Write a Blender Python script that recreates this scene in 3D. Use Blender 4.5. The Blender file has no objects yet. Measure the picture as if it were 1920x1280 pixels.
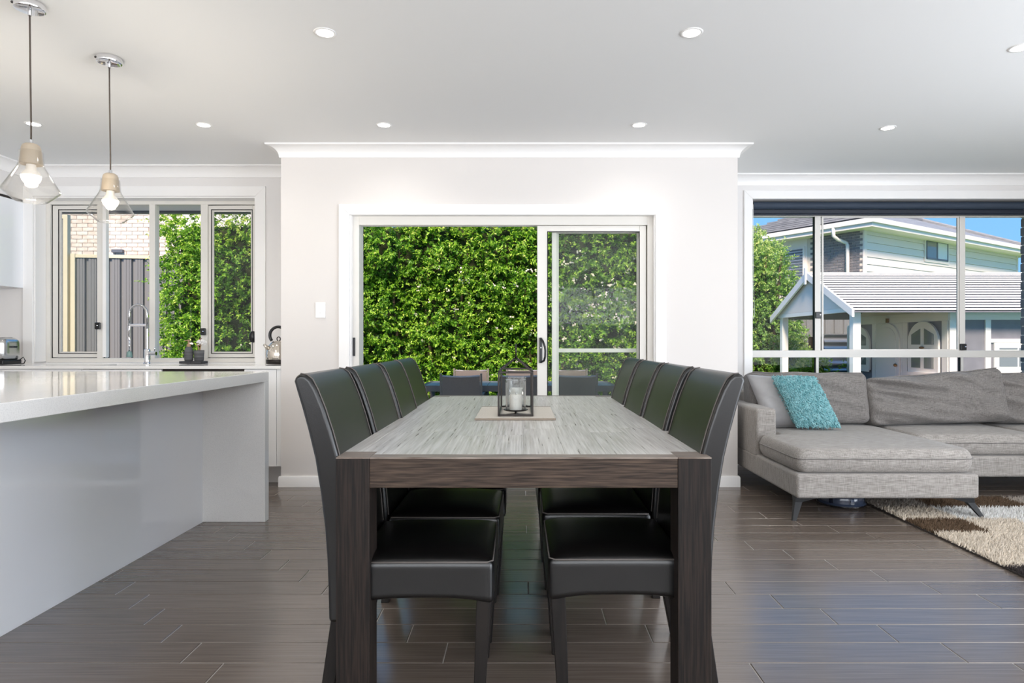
import bpy, bmesh, math, random
import numpy as np
from mathutils import Vector, Matrix, noise as mnoise

random.seed(7); rng = np.random.default_rng(7)
SC = bpy.context.scene
COL = SC.collection
PI = math.pi

# ------------------------------------------------------------------ camera
F, VX, HY, CH = 1210.0, 978.0, 640.0, 1.10          # focal px, vanishing point, camera height
cam_d = bpy.data.cameras.new('camera'); cam = bpy.data.objects.new('camera', cam_d); COL.objects.link(cam)
cam.location = (0, 0, CH); cam.rotation_euler = (PI / 2, 0, 0)
cam_d.sensor_width = 36; cam_d.lens = 36 * F / 1920
cam_d.shift_x = (960 - VX) / 1920; cam_d.shift_y = (HY - 640) / 1920
cam_d.clip_start = 0.05; cam_d.clip_end = 300
SC.camera = cam
def P(px, py, Y): return Vector(((px - VX) * Y / F, Y, CH - (py - HY) * Y / F))

# ------------------------------------------------------------------ world, sun, exposure
vs = SC.view_settings
vs.view_transform = 'Standard'; vs.look = 'None'; vs.gamma = 1; vs.exposure = 0.75; vs.use_curve_mapping = False
SC.cycles.use_denoising = True
SC.cycles.max_bounces = 10; SC.cycles.diffuse_bounces = 6; SC.cycles.transparent_max_bounces = 16
SC.cycles.sample_clamp_indirect = 6
SC.cycles.caustics_reflective = False; SC.cycles.caustics_refractive = False
W = bpy.data.worlds.new('sky'); SC.world = W; W.use_nodes = True
nt = W.node_tree; nt.nodes.clear()
wo = nt.nodes.new('ShaderNodeOutputWorld'); bg = nt.nodes.new('ShaderNodeBackground')
tc = nt.nodes.new('ShaderNodeTexCoord'); sx = nt.nodes.new('ShaderNodeSeparateXYZ'); rp = nt.nodes.new('ShaderNodeValToRGB')
rp.color_ramp.elements[0].position = 0.0; rp.color_ramp.elements[0].color = (0.27, 0.57, 1.0, 1)
rp.color_ramp.elements[1].position = 0.45; rp.color_ramp.elements[1].color = (0.16, 0.46, 1.0, 1)
nt.links.new(tc.outputs['Generated'], sx.inputs[0]); nt.links.new(sx.outputs['Z'], rp.inputs[0])
nt.links.new(rp.outputs[0], bg.inputs[0]); nt.links.new(bg.outputs[0], wo.inputs[0])
bg.inputs[1].default_value = 0.72
def lamp(name, kind, loc, rot=(0, 0, 0), **kw):
    d = bpy.data.lights.new(name, kind); o = bpy.data.objects.new(name, d); COL.objects.link(o)
    o.location = loc; o.rotation_euler = rot
    for k, v in kw.items(): setattr(d, k, v)
    return o
sun = lamp('sun', 'SUN', (0, -5, 12), energy=4.8, angle=math.radians(14), color=(1.0, 0.785, 0.60))
sun.rotation_euler = Vector((0.18, 0.82, -0.74)).to_track_quat('-Z', 'Y').to_euler()
# daylight by the right-hand glazing, plus an unseen fill lamp added behind the camera (see fill_opening and window_4)
lamp('fill_behind', 'AREA', (-0.4, -2.98, 1.82), (math.radians(122), 0, 0), energy=135, shape='RECTANGLE', size=7.4, size_y=.9, color=(0.97, 0.985, 1.0))
lamp('daylight_right', 'AREA', (4.98, 0.1, 1.1), (math.radians(118), 0, PI / 2), energy=200, shape='RECTANGLE', size=5.2, size_y=2.1, color=(0.91, 0.95, 1.0))
DOWN_W, PEND_W = 7.0, 7.0

# ------------------------------------------------------------------ materials
def lin(c): return tuple((x / 255 / 12.92) if x / 255 <= 0.04045 else ((x / 255 + 0.055) / 1.055) ** 2.4 for x in c)
MATS = {}
def mat(name, c, rough=0.5, metal=0.0, spec=0.5, c2=None, nscale=4.0, stretch=(1, 1, 1), lo=0.35, hi=0.65, detail=4.0,
        bump=0.0, bscale=60.0, bdist=0.002, coat=0.0, rnd=0.0, r2=None, emit=None, estr=0.0, trans=0.0, sheen=0.0):
    m = bpy.data.materials.new(name); m.use_nodes = True
    t = m.node_tree; N = t.nodes; L = t.links
    b = N['Principled BSDF']
    b.inputs['Roughness'].default_value = rough; b.inputs['Metallic'].default_value = metal
    b.inputs['Specular IOR Level'].default_value = spec
    b.inputs['Coat Weight'].default_value = coat; b.inputs['Coat Roughness'].default_value = 0.03
    if sheen: b.inputs['Sheen Weight'].default_value = sheen
    col = lin(c) + (1,)
    b.inputs['Base Color'].default_value = col
    if emit: b.inputs['Emission Color'].default_value = lin(emit) + (1,); b.inputs['Emission Strength'].default_value = estr
    co = N.new('ShaderNodeTexCoord'); mp = N.new('ShaderNodeMapping'); mp.inputs['Scale'].default_value = stretch
    L.new(co.outputs['Object'], mp.inputs[0])
    src = None
    if rnd or c2:
        oi = N.new('ShaderNodeObjectInfo')
    if c2:
        vm = N.new('ShaderNodeVectorMath'); vm.operation = 'ADD'
        ml = N.new('ShaderNodeMath'); ml.operation = 'MULTIPLY'; ml.inputs[1].default_value = 37.0
        L.new(oi.outputs['Random'], ml.inputs[0]); L.new(mp.outputs[0], vm.inputs[0]); L.new(ml.outputs[0], vm.inputs[1])
        n = N.new('ShaderNodeTexNoise'); n.inputs['Scale'].default_value = nscale; n.inputs['Detail'].default_value = detail
        L.new(vm.outputs[0], n.inputs['Vector'])
        r = N.new('ShaderNodeMapRange'); r.inputs[1].default_value = lo; r.inputs[2].default_value = hi
        L.new(n.outputs[0], r.inputs[0])
        mx = N.new('ShaderNodeMix'); mx.data_type = 'RGBA'
        L.new(r.outputs[0], mx.inputs['Factor']); mx.inputs[6].default_value = col; mx.inputs[7].default_value = lin(c2) + (1,)
        src = mx.outputs[2]
        if r2 is not None:
            rr = N.new('ShaderNodeMapRange'); rr.inputs[3].default_value = rough; rr.inputs[4].default_value = r2
            L.new(r.outputs[0], rr.inputs[0]); L.new(rr.outputs[0], b.inputs['Roughness'])
    if rnd:
        hs = N.new('ShaderNodeHueSaturation')
        if src: L.new(src, hs.inputs['Color'])
        else: hs.inputs['Color'].default_value = col
        v = N.new('ShaderNodeMapRange'); v.inputs[3].default_value = 1 - rnd; v.inputs[4].default_value = 1 + rnd
        L.new(oi.outputs['Random'], v.inputs[0]); L.new(v.outputs[0], hs.inputs['Value']); src = hs.outputs[0]
    if src: L.new(src, b.inputs['Base Color'])
    if bump:
        n2 = N.new('ShaderNodeTexNoise'); n2.inputs['Scale'].default_value = bscale; n2.inputs['Detail'].default_value = 3
        L.new(mp.outputs[0], n2.inputs['Vector'])
        bp = N.new('ShaderNodeBump'); bp.inputs['Strength'].default_value = bump; bp.inputs['Distance'].default_value = bdist
        L.new(n2.outputs[0], bp.inputs['Height']); L.new(bp.outputs[0], b.inputs['Normal'])
    MATS[name] = m
    return m
def thin_glass(name, tint=(1, 1, 1), refl=1.0, haze=0.0, hazec=(200, 200, 200)):
    m = bpy.data.materials.new(name); m.use_nodes = True
    t = m.node_tree; N = t.nodes; L = t.links; N.clear()
    o = N.new('ShaderNodeOutputMaterial'); tr = N.new('ShaderNodeBsdfTransparent'); tr.inputs[0].default_value = tint + (1,)
    gl = N.new('ShaderNodeBsdfGlossy'); gl.inputs['Roughness'].default_value = 0.0
    lw_ = N.new('ShaderNodeLayerWeight'); pw_ = N.new('ShaderNodeMath'); pw_.operation = 'POWER'; pw_.inputs[1].default_value = 4.0
    fr = N.new('ShaderNodeMapRange'); fr.inputs[3].default_value = .04; fr.inputs[4].default_value = 1.0   # Schlick, same from both faces
    L.new(lw_.outputs['Facing'], pw_.inputs[0]); L.new(pw_.outputs[0], fr.inputs[0])
    mu = N.new('ShaderNodeMath'); mu.operation = 'MULTIPLY'; mu.inputs[1].default_value = refl; mu.use_clamp = True
    mx = N.new('ShaderNodeMixShader'); L.new(fr.outputs[0], mu.inputs[0]); L.new(mu.outputs[0], mx.inputs[0])
    L.new(tr.outputs[0], mx.inputs[1]); L.new(gl.outputs[0], mx.inputs[2])
    last = mx.outputs[0]
    if haze:
        d = N.new('ShaderNodeBsdfDiffuse'); d.inputs[0].default_value = lin(hazec) + (1,)
        n = N.new('ShaderNodeTexNoise'); n.inputs['Scale'].default_value = 3.0; n.inputs['Detail'].default_value = 5
        c = N.new('ShaderNodeTexCoord'); L.new(c.outputs['Object'], n.inputs['Vector'])
        r = N.new('ShaderNodeMapRange'); r.inputs[1].default_value = .3; r.inputs[2].default_value = .7; r.inputs[3].default_value = haze * .6; r.inputs[4].default_value = haze * 1.4
        L.new(n.outputs[0], r.inputs[0])
        m2 = N.new('ShaderNodeMixShader'); L.new(r.outputs[0], m2.inputs[0]); L.new(last, m2.inputs[1]); L.new(d.outputs[0], m2.inputs[2]); last = m2.outputs[0]
    L.new(last, o.inputs[0]); MATS[name] = m
    return m
def leaf_mat(name, stops):
    m = bpy.data.materials.new(name); m.use_nodes = True
    t = m.node_tree; N = t.nodes; L = t.links; N.clear()
    o = N.new('ShaderNodeOutputMaterial'); at = N.new('ShaderNodeAttribute'); at.attribute_name = 'tint'
    r = N.new('ShaderNodeValToRGB'); L.new(at.outputs['Fac'], r.inputs[0])
    while len(r.color_ramp.elements) < len(stops): r.color_ramp.elements.new(0.5)
    for e, (p, c) in zip(r.color_ramp.elements, stops): e.position = p; e.color = lin(c) + (1,)
    pb = N.new('ShaderNodeBsdfPrincipled'); pb.inputs['Roughness'].default_value = 0.38; pb.inputs['Specular IOR Level'].default_value = 0.45
    L.new(r.outputs[0], pb.inputs['Base Color'])
    tl = N.new('ShaderNodeBsdfTranslucent'); L.new(r.outputs[0], tl.inputs[0])
    mx = N.new('ShaderNodeMixShader'); mx.inputs[0].default_value = 0.35
    L.new(pb.outputs[0], mx.inputs[1]); L.new(tl.outputs[0], mx.inputs[2]); L.new(mx.outputs[0], o.inputs[0]); MATS[name] = m
    return m
def attr_mat(name, rough=0.95):
    m = bpy.data.materials.new(name); m.use_nodes = True
    t = m.node_tree; b = t.nodes['Principled BSDF']; b.inputs['Roughness'].default_value = rough; b.inputs['Specular IOR Level'].default_value = .1
    at = t.nodes.new('ShaderNodeAttribute'); at.attribute_name = 'yarn'; t.links.new(at.outputs['Color'], b.inputs['Base Color'])
    return m
def linen_mat(name, c, c2, sc=1.0):
    """woven cloth: crossed threads, light and dark"""
    m = bpy.data.materials.new(name); m.use_nodes = True
    t = m.node_tree; N = t.nodes; L = t.links; b = N['Principled BSDF']
    b.inputs['Roughness'].default_value = .95; b.inputs['Specular IOR Level'].default_value = .15; b.inputs['Sheen Weight'].default_value = .15
    co = N.new('ShaderNodeTexCoord'); outs = []
    for st in ((12, 120, 260), (260, 120, 12), (12, 260, 260)):
        mp = N.new('ShaderNodeMapping'); mp.inputs['Scale'].default_value = [s * sc for s in st]; L.new(co.outputs['Object'], mp.inputs[0])
        n = N.new('ShaderNodeTexNoise'); n.inputs['Scale'].default_value = 1.0; n.inputs['Detail'].default_value = 2; L.new(mp.outputs[0], n.inputs['Vector'])
        outs.append(n.outputs[0])
    a = N.new('ShaderNodeMath'); a.operation = 'ADD'; L.new(outs[0], a.inputs[0]); L.new(outs[1], a.inputs[1])
    a2 = N.new('ShaderNodeMath'); a2.operation = 'ADD'; L.new(a.outputs[0], a2.inputs[0]); L.new(outs[2], a2.inputs[1])
    r = N.new('ShaderNodeMapRange'); r.inputs[1].default_value = 1.15; r.inputs[2].default_value = 1.85; L.new(a2.outputs[0], r.inputs[0])
    mx = N.new('ShaderNodeMix'); mx.data_type = 'RGBA'; mx.inputs[6].default_value = lin(c) + (1,); mx.inputs[7].default_value = lin(c2) + (1,)
    L.new(r.outputs[0], mx.inputs['Factor']); L.new(mx.outputs[2], b.inputs['Base Color'])
    bp = N.new('ShaderNodeBump'); bp.inputs['Strength'].default_value = .35; bp.inputs['Distance'].default_value = .0015
    L.new(a2.outputs[0], bp.inputs['Height']); L.new(bp.outputs[0], b.inputs['Normal'])
    MATS[name] = m
    return m

M_ceil = mat('ceiling_paint', (240, 240, 239), .9, spec=.2)
M_wall = mat('wall_paint', (222, 217, 213), .85, spec=.2, bump=.05, bscale=300)
M_wall2 = mat('wall_paint_grey', (229, 226, 224), .85, spec=.2, bump=.05, bscale=300)
M_trim = mat('white_gloss_trim', (243, 241, 239), .35)
M_alu = mat('aluminium_frame', (226, 222, 215), .4, spec=.5)
M_rubber = mat('black_seal', (25, 25, 27), .6)
M_black = mat('black_plastic', (22, 22, 24), .35)
M_glass = thin_glass('window_glass', (.985, .99, .985), .1)
M_glassd = thin_glass('hazy_glass', (.97, .98, .97), .04, .014)  # faint uneven pale haze mixed into the pane
M_screen = thin_glass('fly_screen', (.90, .91, .90), .1, .04, (150, 152, 150))
M_cup = thin_glass('clear_glass', (.97, .98, .98), 2.2)
M_pglass = thin_glass('pendant_glass', (.985, .98, .97), 1.0)
M_tile = mat('timber_look_tile', (96, 85, 77), .20, spec=1.0, c2=(118, 106, 97), nscale=1.0, stretch=(3.5, 120, 1), lo=.25, hi=.75, detail=4, rnd=.07, r2=.25)
M_grout = mat('grout', (168, 162, 156), .9)
M_twood_y = mat('weathered_sheen_top', (160, 153, 146), .25, spec=.9, c2=(216, 213, 209), nscale=1.0, stretch=(150, 4, 20), lo=.22, hi=.66, detail=7, rnd=.06, r2=.36, bump=.03, bscale=1.0, bdist=.002)  # weathered grain, with the door's reflected light painted into its paleness
M_twood_bx = mat('weathered_sheen_border', (96, 82, 72), .34, spec=.5, c2=(150, 138, 128), nscale=1.0, stretch=(7, 130, 20), lo=.36, hi=.66, detail=7, r2=.5, bump=.12, bscale=1.0, bdist=.002)  # border wood paler than the rails, reflected light put into the colour
M_twood_x = mat('dark_wood_rail', (38, 29, 23), .6, spec=.3, c2=(88, 72, 60), nscale=1.0, stretch=(9, 150, 190), lo=.36, hi=.74, detail=7, bump=.2, bscale=1.0, bdist=.002)
M_twood_z = mat('dark_wood_leg', (18, 13, 11), .62, spec=.3, c2=(48, 37, 31), nscale=1.0, stretch=(180, 180, 7), lo=.38, hi=.8, detail=7, bump=.2, bscale=1.0, bdist=.002)
M_leather = mat('black_leather', (9, 8, 8), .33, spec=.65, bump=.16, bscale=420, bdist=.001)
M_stitch = mat('grey_thread', (96, 90, 86), .8)
M_dleg = mat('black_wood_leg', (16, 13, 12), .45, spec=.35, c2=(30, 25, 22), nscale=1, stretch=(60, 60, 4))
M_stone = mat('pale_quartz', (236, 234, 231), .09, spec=.5, c2=(222, 220, 217), nscale=260, lo=.45, hi=.75, detail=2)
M_gloss = mat('white_gloss_panel', (240, 242, 246), .06, spec=.5, coat=.5)
M_cab = mat('white_cabinet', (238, 237, 236), .12, coat=.3)
M_steel = mat('brushed_steel', (205, 205, 205), .22, metal=1)
M_chrome = mat('chrome', (235, 235, 238), .06, metal=1)
M_linen = linen_mat('grey_linen', (118, 113, 108), (174, 168, 162), 1.5)
M_linen2 = linen_mat('grey_linen_cushion', (94, 90, 87), (142, 137, 133), 1.5)
M_satin = mat('grey_satin', (140, 138, 139), .45, c2=(160, 158, 158), nscale=4, sheen=.3)
M_teal = mat('teal_yarn', (116, 172, 178), .9, c2=(162, 206, 210), nscale=40, spec=.15)
M_dmetal = mat('dark_bronze_metal', (58, 54, 52), .35, metal=.8)
M_legm = mat('black_steel', (12, 13, 15), .45, spec=.3)
M_wax = mat('ivory_wax', (246, 241, 232), .55)
M_mat = mat('woven_mat', (196, 188, 176), .9, c2=(226, 220, 210), nscale=1, stretch=(200, 500, 1), bump=.4, bscale=1)
M_cap = mat('beige_ceramic_cap', (178, 163, 143), .45)
M_cord = mat('fabric_cord', (88, 78, 70), .9)
M_bulb = mat('frosted_bulb', (255, 244, 228), .5, emit=(255, 243, 224), estr=7.0)
M_bulbn = mat('bulb_neck', (245, 238, 228), .4)
M_lens = mat('downlight_lens', (255, 255, 252), .5, emit=(255, 253, 246), estr=14.0)
M_navy = mat('navy_blind_fabric', (48, 60, 76), .7)
M_navyd = mat('navy_blind_bar', (30, 38, 52), .5)
M_outc = mat('charcoal_outdoor_frame', (104, 99, 96), .5)
M_sling = mat('charcoal_sling', (104, 97, 93), .8, c2=(118, 111, 107), nscale=1, stretch=(300, 20, 300))
M_outt = mat('charcoal_table_slat', (150, 148, 147), .55, rnd=.05)
M_patio = mat('concrete_patio', (176, 172, 166), .9, c2=(190, 186, 180), nscale=3)
M_grass = mat('lawn', (96, 130, 60), .9, c2=(130, 160, 80), nscale=20)
M_soil = mat('soil', (70, 58, 46), .95)
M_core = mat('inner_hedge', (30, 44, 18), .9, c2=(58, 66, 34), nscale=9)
M_bark = mat('bark', (92, 76, 60), .9, c2=(120, 104, 86), nscale=12)
M_bloss = mat('cream_blossom', (236, 228, 214), .9)
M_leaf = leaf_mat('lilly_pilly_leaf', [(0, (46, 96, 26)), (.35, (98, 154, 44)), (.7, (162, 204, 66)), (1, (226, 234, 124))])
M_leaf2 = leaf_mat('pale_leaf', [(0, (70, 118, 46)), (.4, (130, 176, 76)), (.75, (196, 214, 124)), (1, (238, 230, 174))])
M_fence = mat('grey_fence_steel', (114, 116, 118), .5, rnd=.03)
M_cream = mat('cream_fence_post', (208, 200, 172), .5)
M_brickc = mat('cream_brick', (216, 200, 186), .9, c2=(232, 225, 216), nscale=8, rnd=.08, bump=.4, bscale=60)
M_mortar = mat('pale_mortar', (232, 228, 220), .95)
M_brickd = mat('charcoal_brick', (104, 103, 110), .85, c2=(122, 120, 126), nscale=8, rnd=.1)
M_mortd = mat('warm_mortar', (214, 204, 194), .95)
M_board = mat('white_weatherboard', (234, 225, 222), .7)
M_white = mat('white_outdoor_paint', (236, 235, 236), .6)
M_cubby = mat('slate_grey_paint', (112, 114, 126), .7, c2=(122, 124, 136), nscale=6)
M_roof = mat('grey_roof_tile', (120, 122, 128), .8, c2=(150, 152, 156), nscale=1, stretch=(3, 3, 30))
M_gutter = mat('white_gutter', (232, 227, 224), .4)
M_darkwin = mat('dark_window_frame', (92, 98, 108), .4)
M_pane = mat('far_window_pane', (120, 128, 134), .05, spec=.8)
M_panec = mat('far_window_blind', (226, 228, 228), .3)
M_corr = mat('galvanised_steel', (170, 172, 174), .32, metal=.8)
M_brass = mat('worn_brass', (150, 118, 84), .5, metal=.5)
M_grey = mat('charcoal_ceramic', (74, 74, 76), .8, c2=(104, 104, 106), nscale=1, stretch=(4, 4, 120))
M_slate = mat('slate_tray', (52, 52, 55), .6)
M_tan = mat('tan_wood', (168, 138, 108), .6)
M_bristle = mat('white_bristle', (242, 240, 238), .8)
M_tealg = mat('tap_rubber_grey', (120, 150, 146), .4)
M_smoke = thin_glass('smoky_plastic', (.35, .40, .5), 2.0)
M_soffit = mat('white_soffit', (236, 232, 228), .8)
M_rugbase = mat('rug_backing', (60, 54, 50), .95)
M_yarn = attr_mat('rug_yarn')

# ------------------------------------------------------------------ builders
WL = {}                                                     # world location of each object's origin
class MB:
    def __init__(s): s.v = []; s.f = []
    def add(s, vs_, fs_):
        o = len(s.v); s.v += [tuple(x) for x in vs_]; s.f += [tuple(i + o for i in q) for q in fs_]; return s
    def box(s, x0, x1, y0, y1, z0, z1, M=None):
        v = [Vector((x, y, z)) for z in (z0, z1) for y in (y0, y1) for x in (x0, x1)]
        if M: v = [M @ a for a in v]
        return s.add(v, [(0, 2, 3, 1), (4, 5, 7, 6), (0, 1, 5, 4), (2, 6, 7, 3), (0, 4, 6, 2), (1, 3, 7, 5)])
    def prism(s, poly, axis, a, b, M=None):
        """poly in the two other axes (x:(y,z) y:(x,z) z:(x,y)), from a to b along axis"""
        def mk(p, t):
            q = {'x': (t, p[0], p[1]), 'y': (p[0], t, p[1]), 'z': (p[0], p[1], t)}[axis]
            return M @ Vector(q) if M else Vector(q)
        n = len(poly); v = [mk(p, a) for p in poly] + [mk(p, b) for p in poly]
        return s.add(v, [tuple(range(n))[::-1], tuple(range(n, 2 * n))] + [(i, (i + 1) % n, n + (i + 1) % n, n + i) for i in range(n)])
    def hexa(s, bot, top):
        return s.add(list(bot) + list(top), [(3, 2, 1, 0), (4, 5, 6, 7)] + [(i, (i + 1) % 4, 4 + (i + 1) % 4, 4 + i) for i in range(4)])
    def lathe(s, prof, c=(0, 0, 0), n=32, capb=False, capt=False):
        v = []; f = []
        for r, z in prof:
            for k in range(n):
                a = 2 * PI * k / n; v.append((c[0] + r * math.cos(a), c[1] + r * math.sin(a), c[2] + z))
        for i in range(len(prof) - 1):
            for k in range(n): f.append((i * n + k, i * n + (k + 1) % n, (i + 1) * n + (k + 1) % n, (i + 1) * n + k))
        if capb: f.append(tuple(range(n))[::-1])
        if capt: f.append(tuple(range((len(prof) - 1) * n, len(prof) * n)))
        return s.add(v, f)
    def tube(s, pts, r, n=8, closed=False):
        pts = [Vector(p) for p in pts]; N = len(pts); v = []; f = []; prev = None
        for i, p in enumerate(pts):
            if closed: d = (pts[(i + 1) % N] - pts[i - 1]).normalized()
            else: d = (pts[min(i + 1, N - 1)] - pts[max(i - 1, 0)]).normalized()
            if prev is None:
                u = d.orthogonal().normalized()
            else:
                u = prev - d * prev.dot(d)
                u = u.normalized() if u.length > 1e-6 else d.orthogonal().normalized()
            prev = u; w = d.cross(u); rr = r[i] if isinstance(r, (list, tuple)) else r
            for k in range(n):
                a = 2 * PI * k / n; v.append(p + (u * math.cos(a) + w * math.sin(a)) * rr)
        for i in range(N if closed else N - 1):
            j = (i + 1) % N
            for k in range(n): f.append((i * n + k, i * n + (k + 1) % n, j * n + (k + 1) % n, j * n + k))
        if not closed: f.append(tuple(range(n))[::-1]); f.append(tuple(range((N - 1) * n, N * n)))
        return s.add(v, f)
    def sphere(s, c, r, n=12, m=8, sc=(1, 1, 1)):
        v = []; f = []
        for i in range(m + 1):
            t = PI * i / m
            for k in range(n):
                a = 2 * PI * k / n; v.append((c[0] + r * sc[0] * math.sin(t) * math.cos(a), c[1] + r * sc[1] * math.sin(t) * math.sin(a), c[2] - r * sc[2] * math.cos(t)))
        for i in range(m):
            for k in range(n): f.append((i * n + k, i * n + (k + 1) % n, (i + 1) * n + (k + 1) % n, (i + 1) * n + k))
        return s.add(v, f)
    def rbox(s, x0, x1, y0, y1, z0, z1, r, n=12, fn=None, M=None):
        """soft-edged block made of six n x n grids; fn(point, (u,v,w in -1..1)) reshapes it"""
        c = Vector(((x0 + x1) / 2, (y0 + y1) / 2, (z0 + z1) / 2)); h = Vector(((x1 - x0) / 2, (y1 - y0) / 2, (z1 - z0) / 2))
        bm = bmesh.new(); bmesh.ops.create_cube(bm, size=2); bmesh.ops.subdivide_edges(bm, edges=bm.edges[:], cuts=n - 1, use_grid_fill=True)
        vv = []
        for a in bm.verts:
            q = Vector(a.co)
            q = Vector([math.copysign(1 - (1 - abs(t)) ** 1.5, t) if abs(t) < 1 else t for t in q])
            p = Vector((q.x * h.x, q.y * h.y, q.z * h.z))
            inn = Vector([max(-(h[i] - r), min(h[i] - r, p[i])) for i in range(3)])
            d = p - inn
            if d.length > 1e-9: p = inn + d.normalized() * min(r, d.length) if d.length > r else inn + d
            uvw = (p.x / h.x, p.y / h.y, p.z / h.z)
            if fn: p = fn(p, uvw)
            p = p + c
            vv.append(M @ p if M else p)
        bm.verts.index_update(); ff = [tuple(w.index for w in f.verts) for f in bm.faces]; bm.free()
        return s.add(vv, ff)
    def pillow(s, w, h, t, M, n=22, wr=0.0, seed=0.0, pw=2.6, slump=0.0):
        """scatter cushion in local XZ, thickness along Y"""
        v = []; f = []
        for sgn in (-1, 1):
            o = len(v)
            for i in range(n + 1):
                for j in range(n + 1):
                    a = -1 + 2 * i / n; b = -1 + 2 * j / n
                    e = max(0, (1 - abs(a) ** pw)) ** .5 * max(0, (1 - abs(b) ** pw)) ** .5
                    k = 1 - .07 * (1 - abs(b)) ** 1 * abs(a) ** 3; k2 = 1 - .07 * (1 - abs(a)) * abs(b) ** 3
                    x = a * w / 2 * k; z = b * h / 2 * k2
                    th = t / 2 * e
                    if wr: th += wr * e * mnoise.noise(Vector((a * 2.2 + seed, b * 5 + seed, sgn * 3)))
                    z -= slump * (1 - a * a) * max(0, b)
                    v.append(M @ Vector((x, sgn * th, z)))
            for i in range(n):
                for j in range(n):
                    q = [o + i * (n + 1) + j, o + (i + 1) * (n + 1) + j, o + (i + 1) * (n + 1) + j + 1, o + i * (n + 1) + j + 1]
                    f.append(tuple(q if sgn < 0 else q[::-1]))
        return s.add(v, f)
    def build(s, name, m, parent=None, smooth=False, bevel=0.0, seg=2, fix=True, angle=None):
        me = bpy.data.meshes.new(name)
        if parent is not None: org = WL[parent.name]
        else:
            a = np.array(s.v); org = Vector(((a[:, 0].min() + a[:, 0].max()) / 2, (a[:, 1].min() + a[:, 1].max()) / 2, a[:, 2].min()))
        me.from_pydata([(x - org.x, y - org.y, z - org.z) for x, y, z in s.v], [], s.f)
        if fix:
            bm = bmesh.new(); bm.from_mesh(me); bmesh.ops.remove_doubles(bm, verts=bm.verts, dist=1e-6)
            bmesh.ops.recalc_face_normals(bm, faces=bm.faces); bm.to_mesh(me); bm.free()
        if smooth: me.polygons.foreach_set('use_smooth', [True] * len(me.polygons))
        if angle: me.set_sharp_from_angle(angle=math.radians(angle))
        me.materials.append(m)
        o = bpy.data.objects.new(name, me); COL.objects.link(o)
        if parent is not None: o.parent = parent
        else: o.location = org
        WL[o.name] = Vector(org)
        if bevel:
            b = o.modifiers.new('edge', 'BEVEL'); b.width = bevel; b.segments = seg; b.limit_method = 'ANGLE'; b.angle_limit = math.radians(40); b.harden_normals = smooth
        return o
def bx(x0, x1, y0, y1, z0, z1, M=None): return MB().box(x0, x1, y0, y1, z0, z1, M)
def tag(o, label, cat, group=None, kind=None):
    o['label'] = label
    if cat: o['category'] = cat
    if group: o['group'] = group
    if kind: o['kind'] = kind
    return o
def thing(name, loc, label, cat, group=None):
    o = bpy.data.objects.new(name, None); COL.objects.link(o); o.location = loc; o.empty_display_size = .1
    WL[o.name] = Vector(loc)
    return tag(o, label, cat, group)
def struct(o, label=None):
    o['kind'] = 'structure'
    if label: o['label'] = label
    return o
def sroot(name, loc, label=None):
    o = bpy.data.objects.new(name, None); COL.objects.link(o); o.location = loc; o.empty_display_size = .1; WL[o.name] = Vector(loc)
    return struct(o, label)
def copy_tree(o, parent=None):
    c = o.copy(); COL.objects.link(c); c.parent = parent
    for ch in [x for x in CHILD.get(o.name, [])]: copy_tree(ch, c)
    return c
CHILD = {}
def index_children(o):
    CHILD[o.name] = list(o.children)
    for c in o.children: index_children(c)
def leaf_object(name, m, parent, pos, dirs, ups, size, tint, wid=.45):
    """folded rhombus leaves; arrays of n"""
    n = len(pos); d = dirs / np.linalg.norm(dirs, axis=1, keepdims=True)
    sd = np.cross(d, ups); sd /= np.linalg.norm(sd, axis=1, keepdims=True) + 1e-9; up = np.cross(sd, d)
    s_ = size[:, None]
    base = pos; tip = pos + d * s_ - up * s_ * .12
    l = pos + d * s_ * .45 + sd * s_ * wid * .5 + up * s_ * .1; r = pos + d * s_ * .45 - sd * s_ * wid * .5 + up * s_ * .1
    V = np.stack([base, l, tip, r], 1).reshape(-1, 3) - np.array(WL[parent.name])
    me = bpy.data.meshes.new(name); me.vertices.add(4 * n); me.vertices.foreach_set('co', V.ravel())
    idx = np.arange(n)[:, None] * 4; fc = np.concatenate([idx + np.array([0, 1, 2]), idx + np.array([0, 2, 3])], 1).ravel()
    me.loops.add(6 * n); me.loops.foreach_set('vertex_index', fc.astype(np.int32))
    me.polygons.add(2 * n); me.polygons.foreach_set('loop_start', np.arange(2 * n, dtype=np.int32) * 3)
    at = me.attributes.new('tint', 'FLOAT', 'POINT'); at.data.foreach_set('value', np.repeat(np.clip(tint, 0, 1), 4).astype(np.float32))
    me.update(); me.validate(); me.materials.append(m)
    o = bpy.data.objects.new(name, me); COL.objects.link(o); o.parent = parent; WL[o.name] = WL[parent.name]; o['kind'] = 'stuff'
    return o
def sprays(org, out, n_leaf, length, lsize, droop, bright):
    """opposite-leaved twigs: org, out (n,3) -> leaf arrays"""
    n = len(org); ps = []; ds = []; us = []; sz = []; ti = []
    out = out / np.linalg.norm(out, axis=1, keepdims=True)
    L = length * rng.uniform(.7, 1.3, n)
    for k in range(n_leaf):
        t = (k // 2 + .5) / (n_leaf // 2)
        p = org + out * (L * t)[:, None]; p[:, 2] -= droop * (t ** 2) * L
        side = np.cross(out, rng.normal(size=(n, 3))); side /= np.linalg.norm(side, axis=1, keepdims=True)
        dr = out * .75 + side * (1 if k % 2 else -1) * .9 + rng.normal(0, .25, (n, 3)); dr[:, 2] -= .15
        ps.append(p); ds.append(dr); us.append(rng.normal(0, .5, (n, 3)) + np.array([0, -.35, 1.0]))
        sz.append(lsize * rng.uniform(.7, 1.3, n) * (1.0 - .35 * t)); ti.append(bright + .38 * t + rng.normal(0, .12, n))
    return [np.concatenate(a) for a in (ps, ds, us, sz, ti)]

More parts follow.
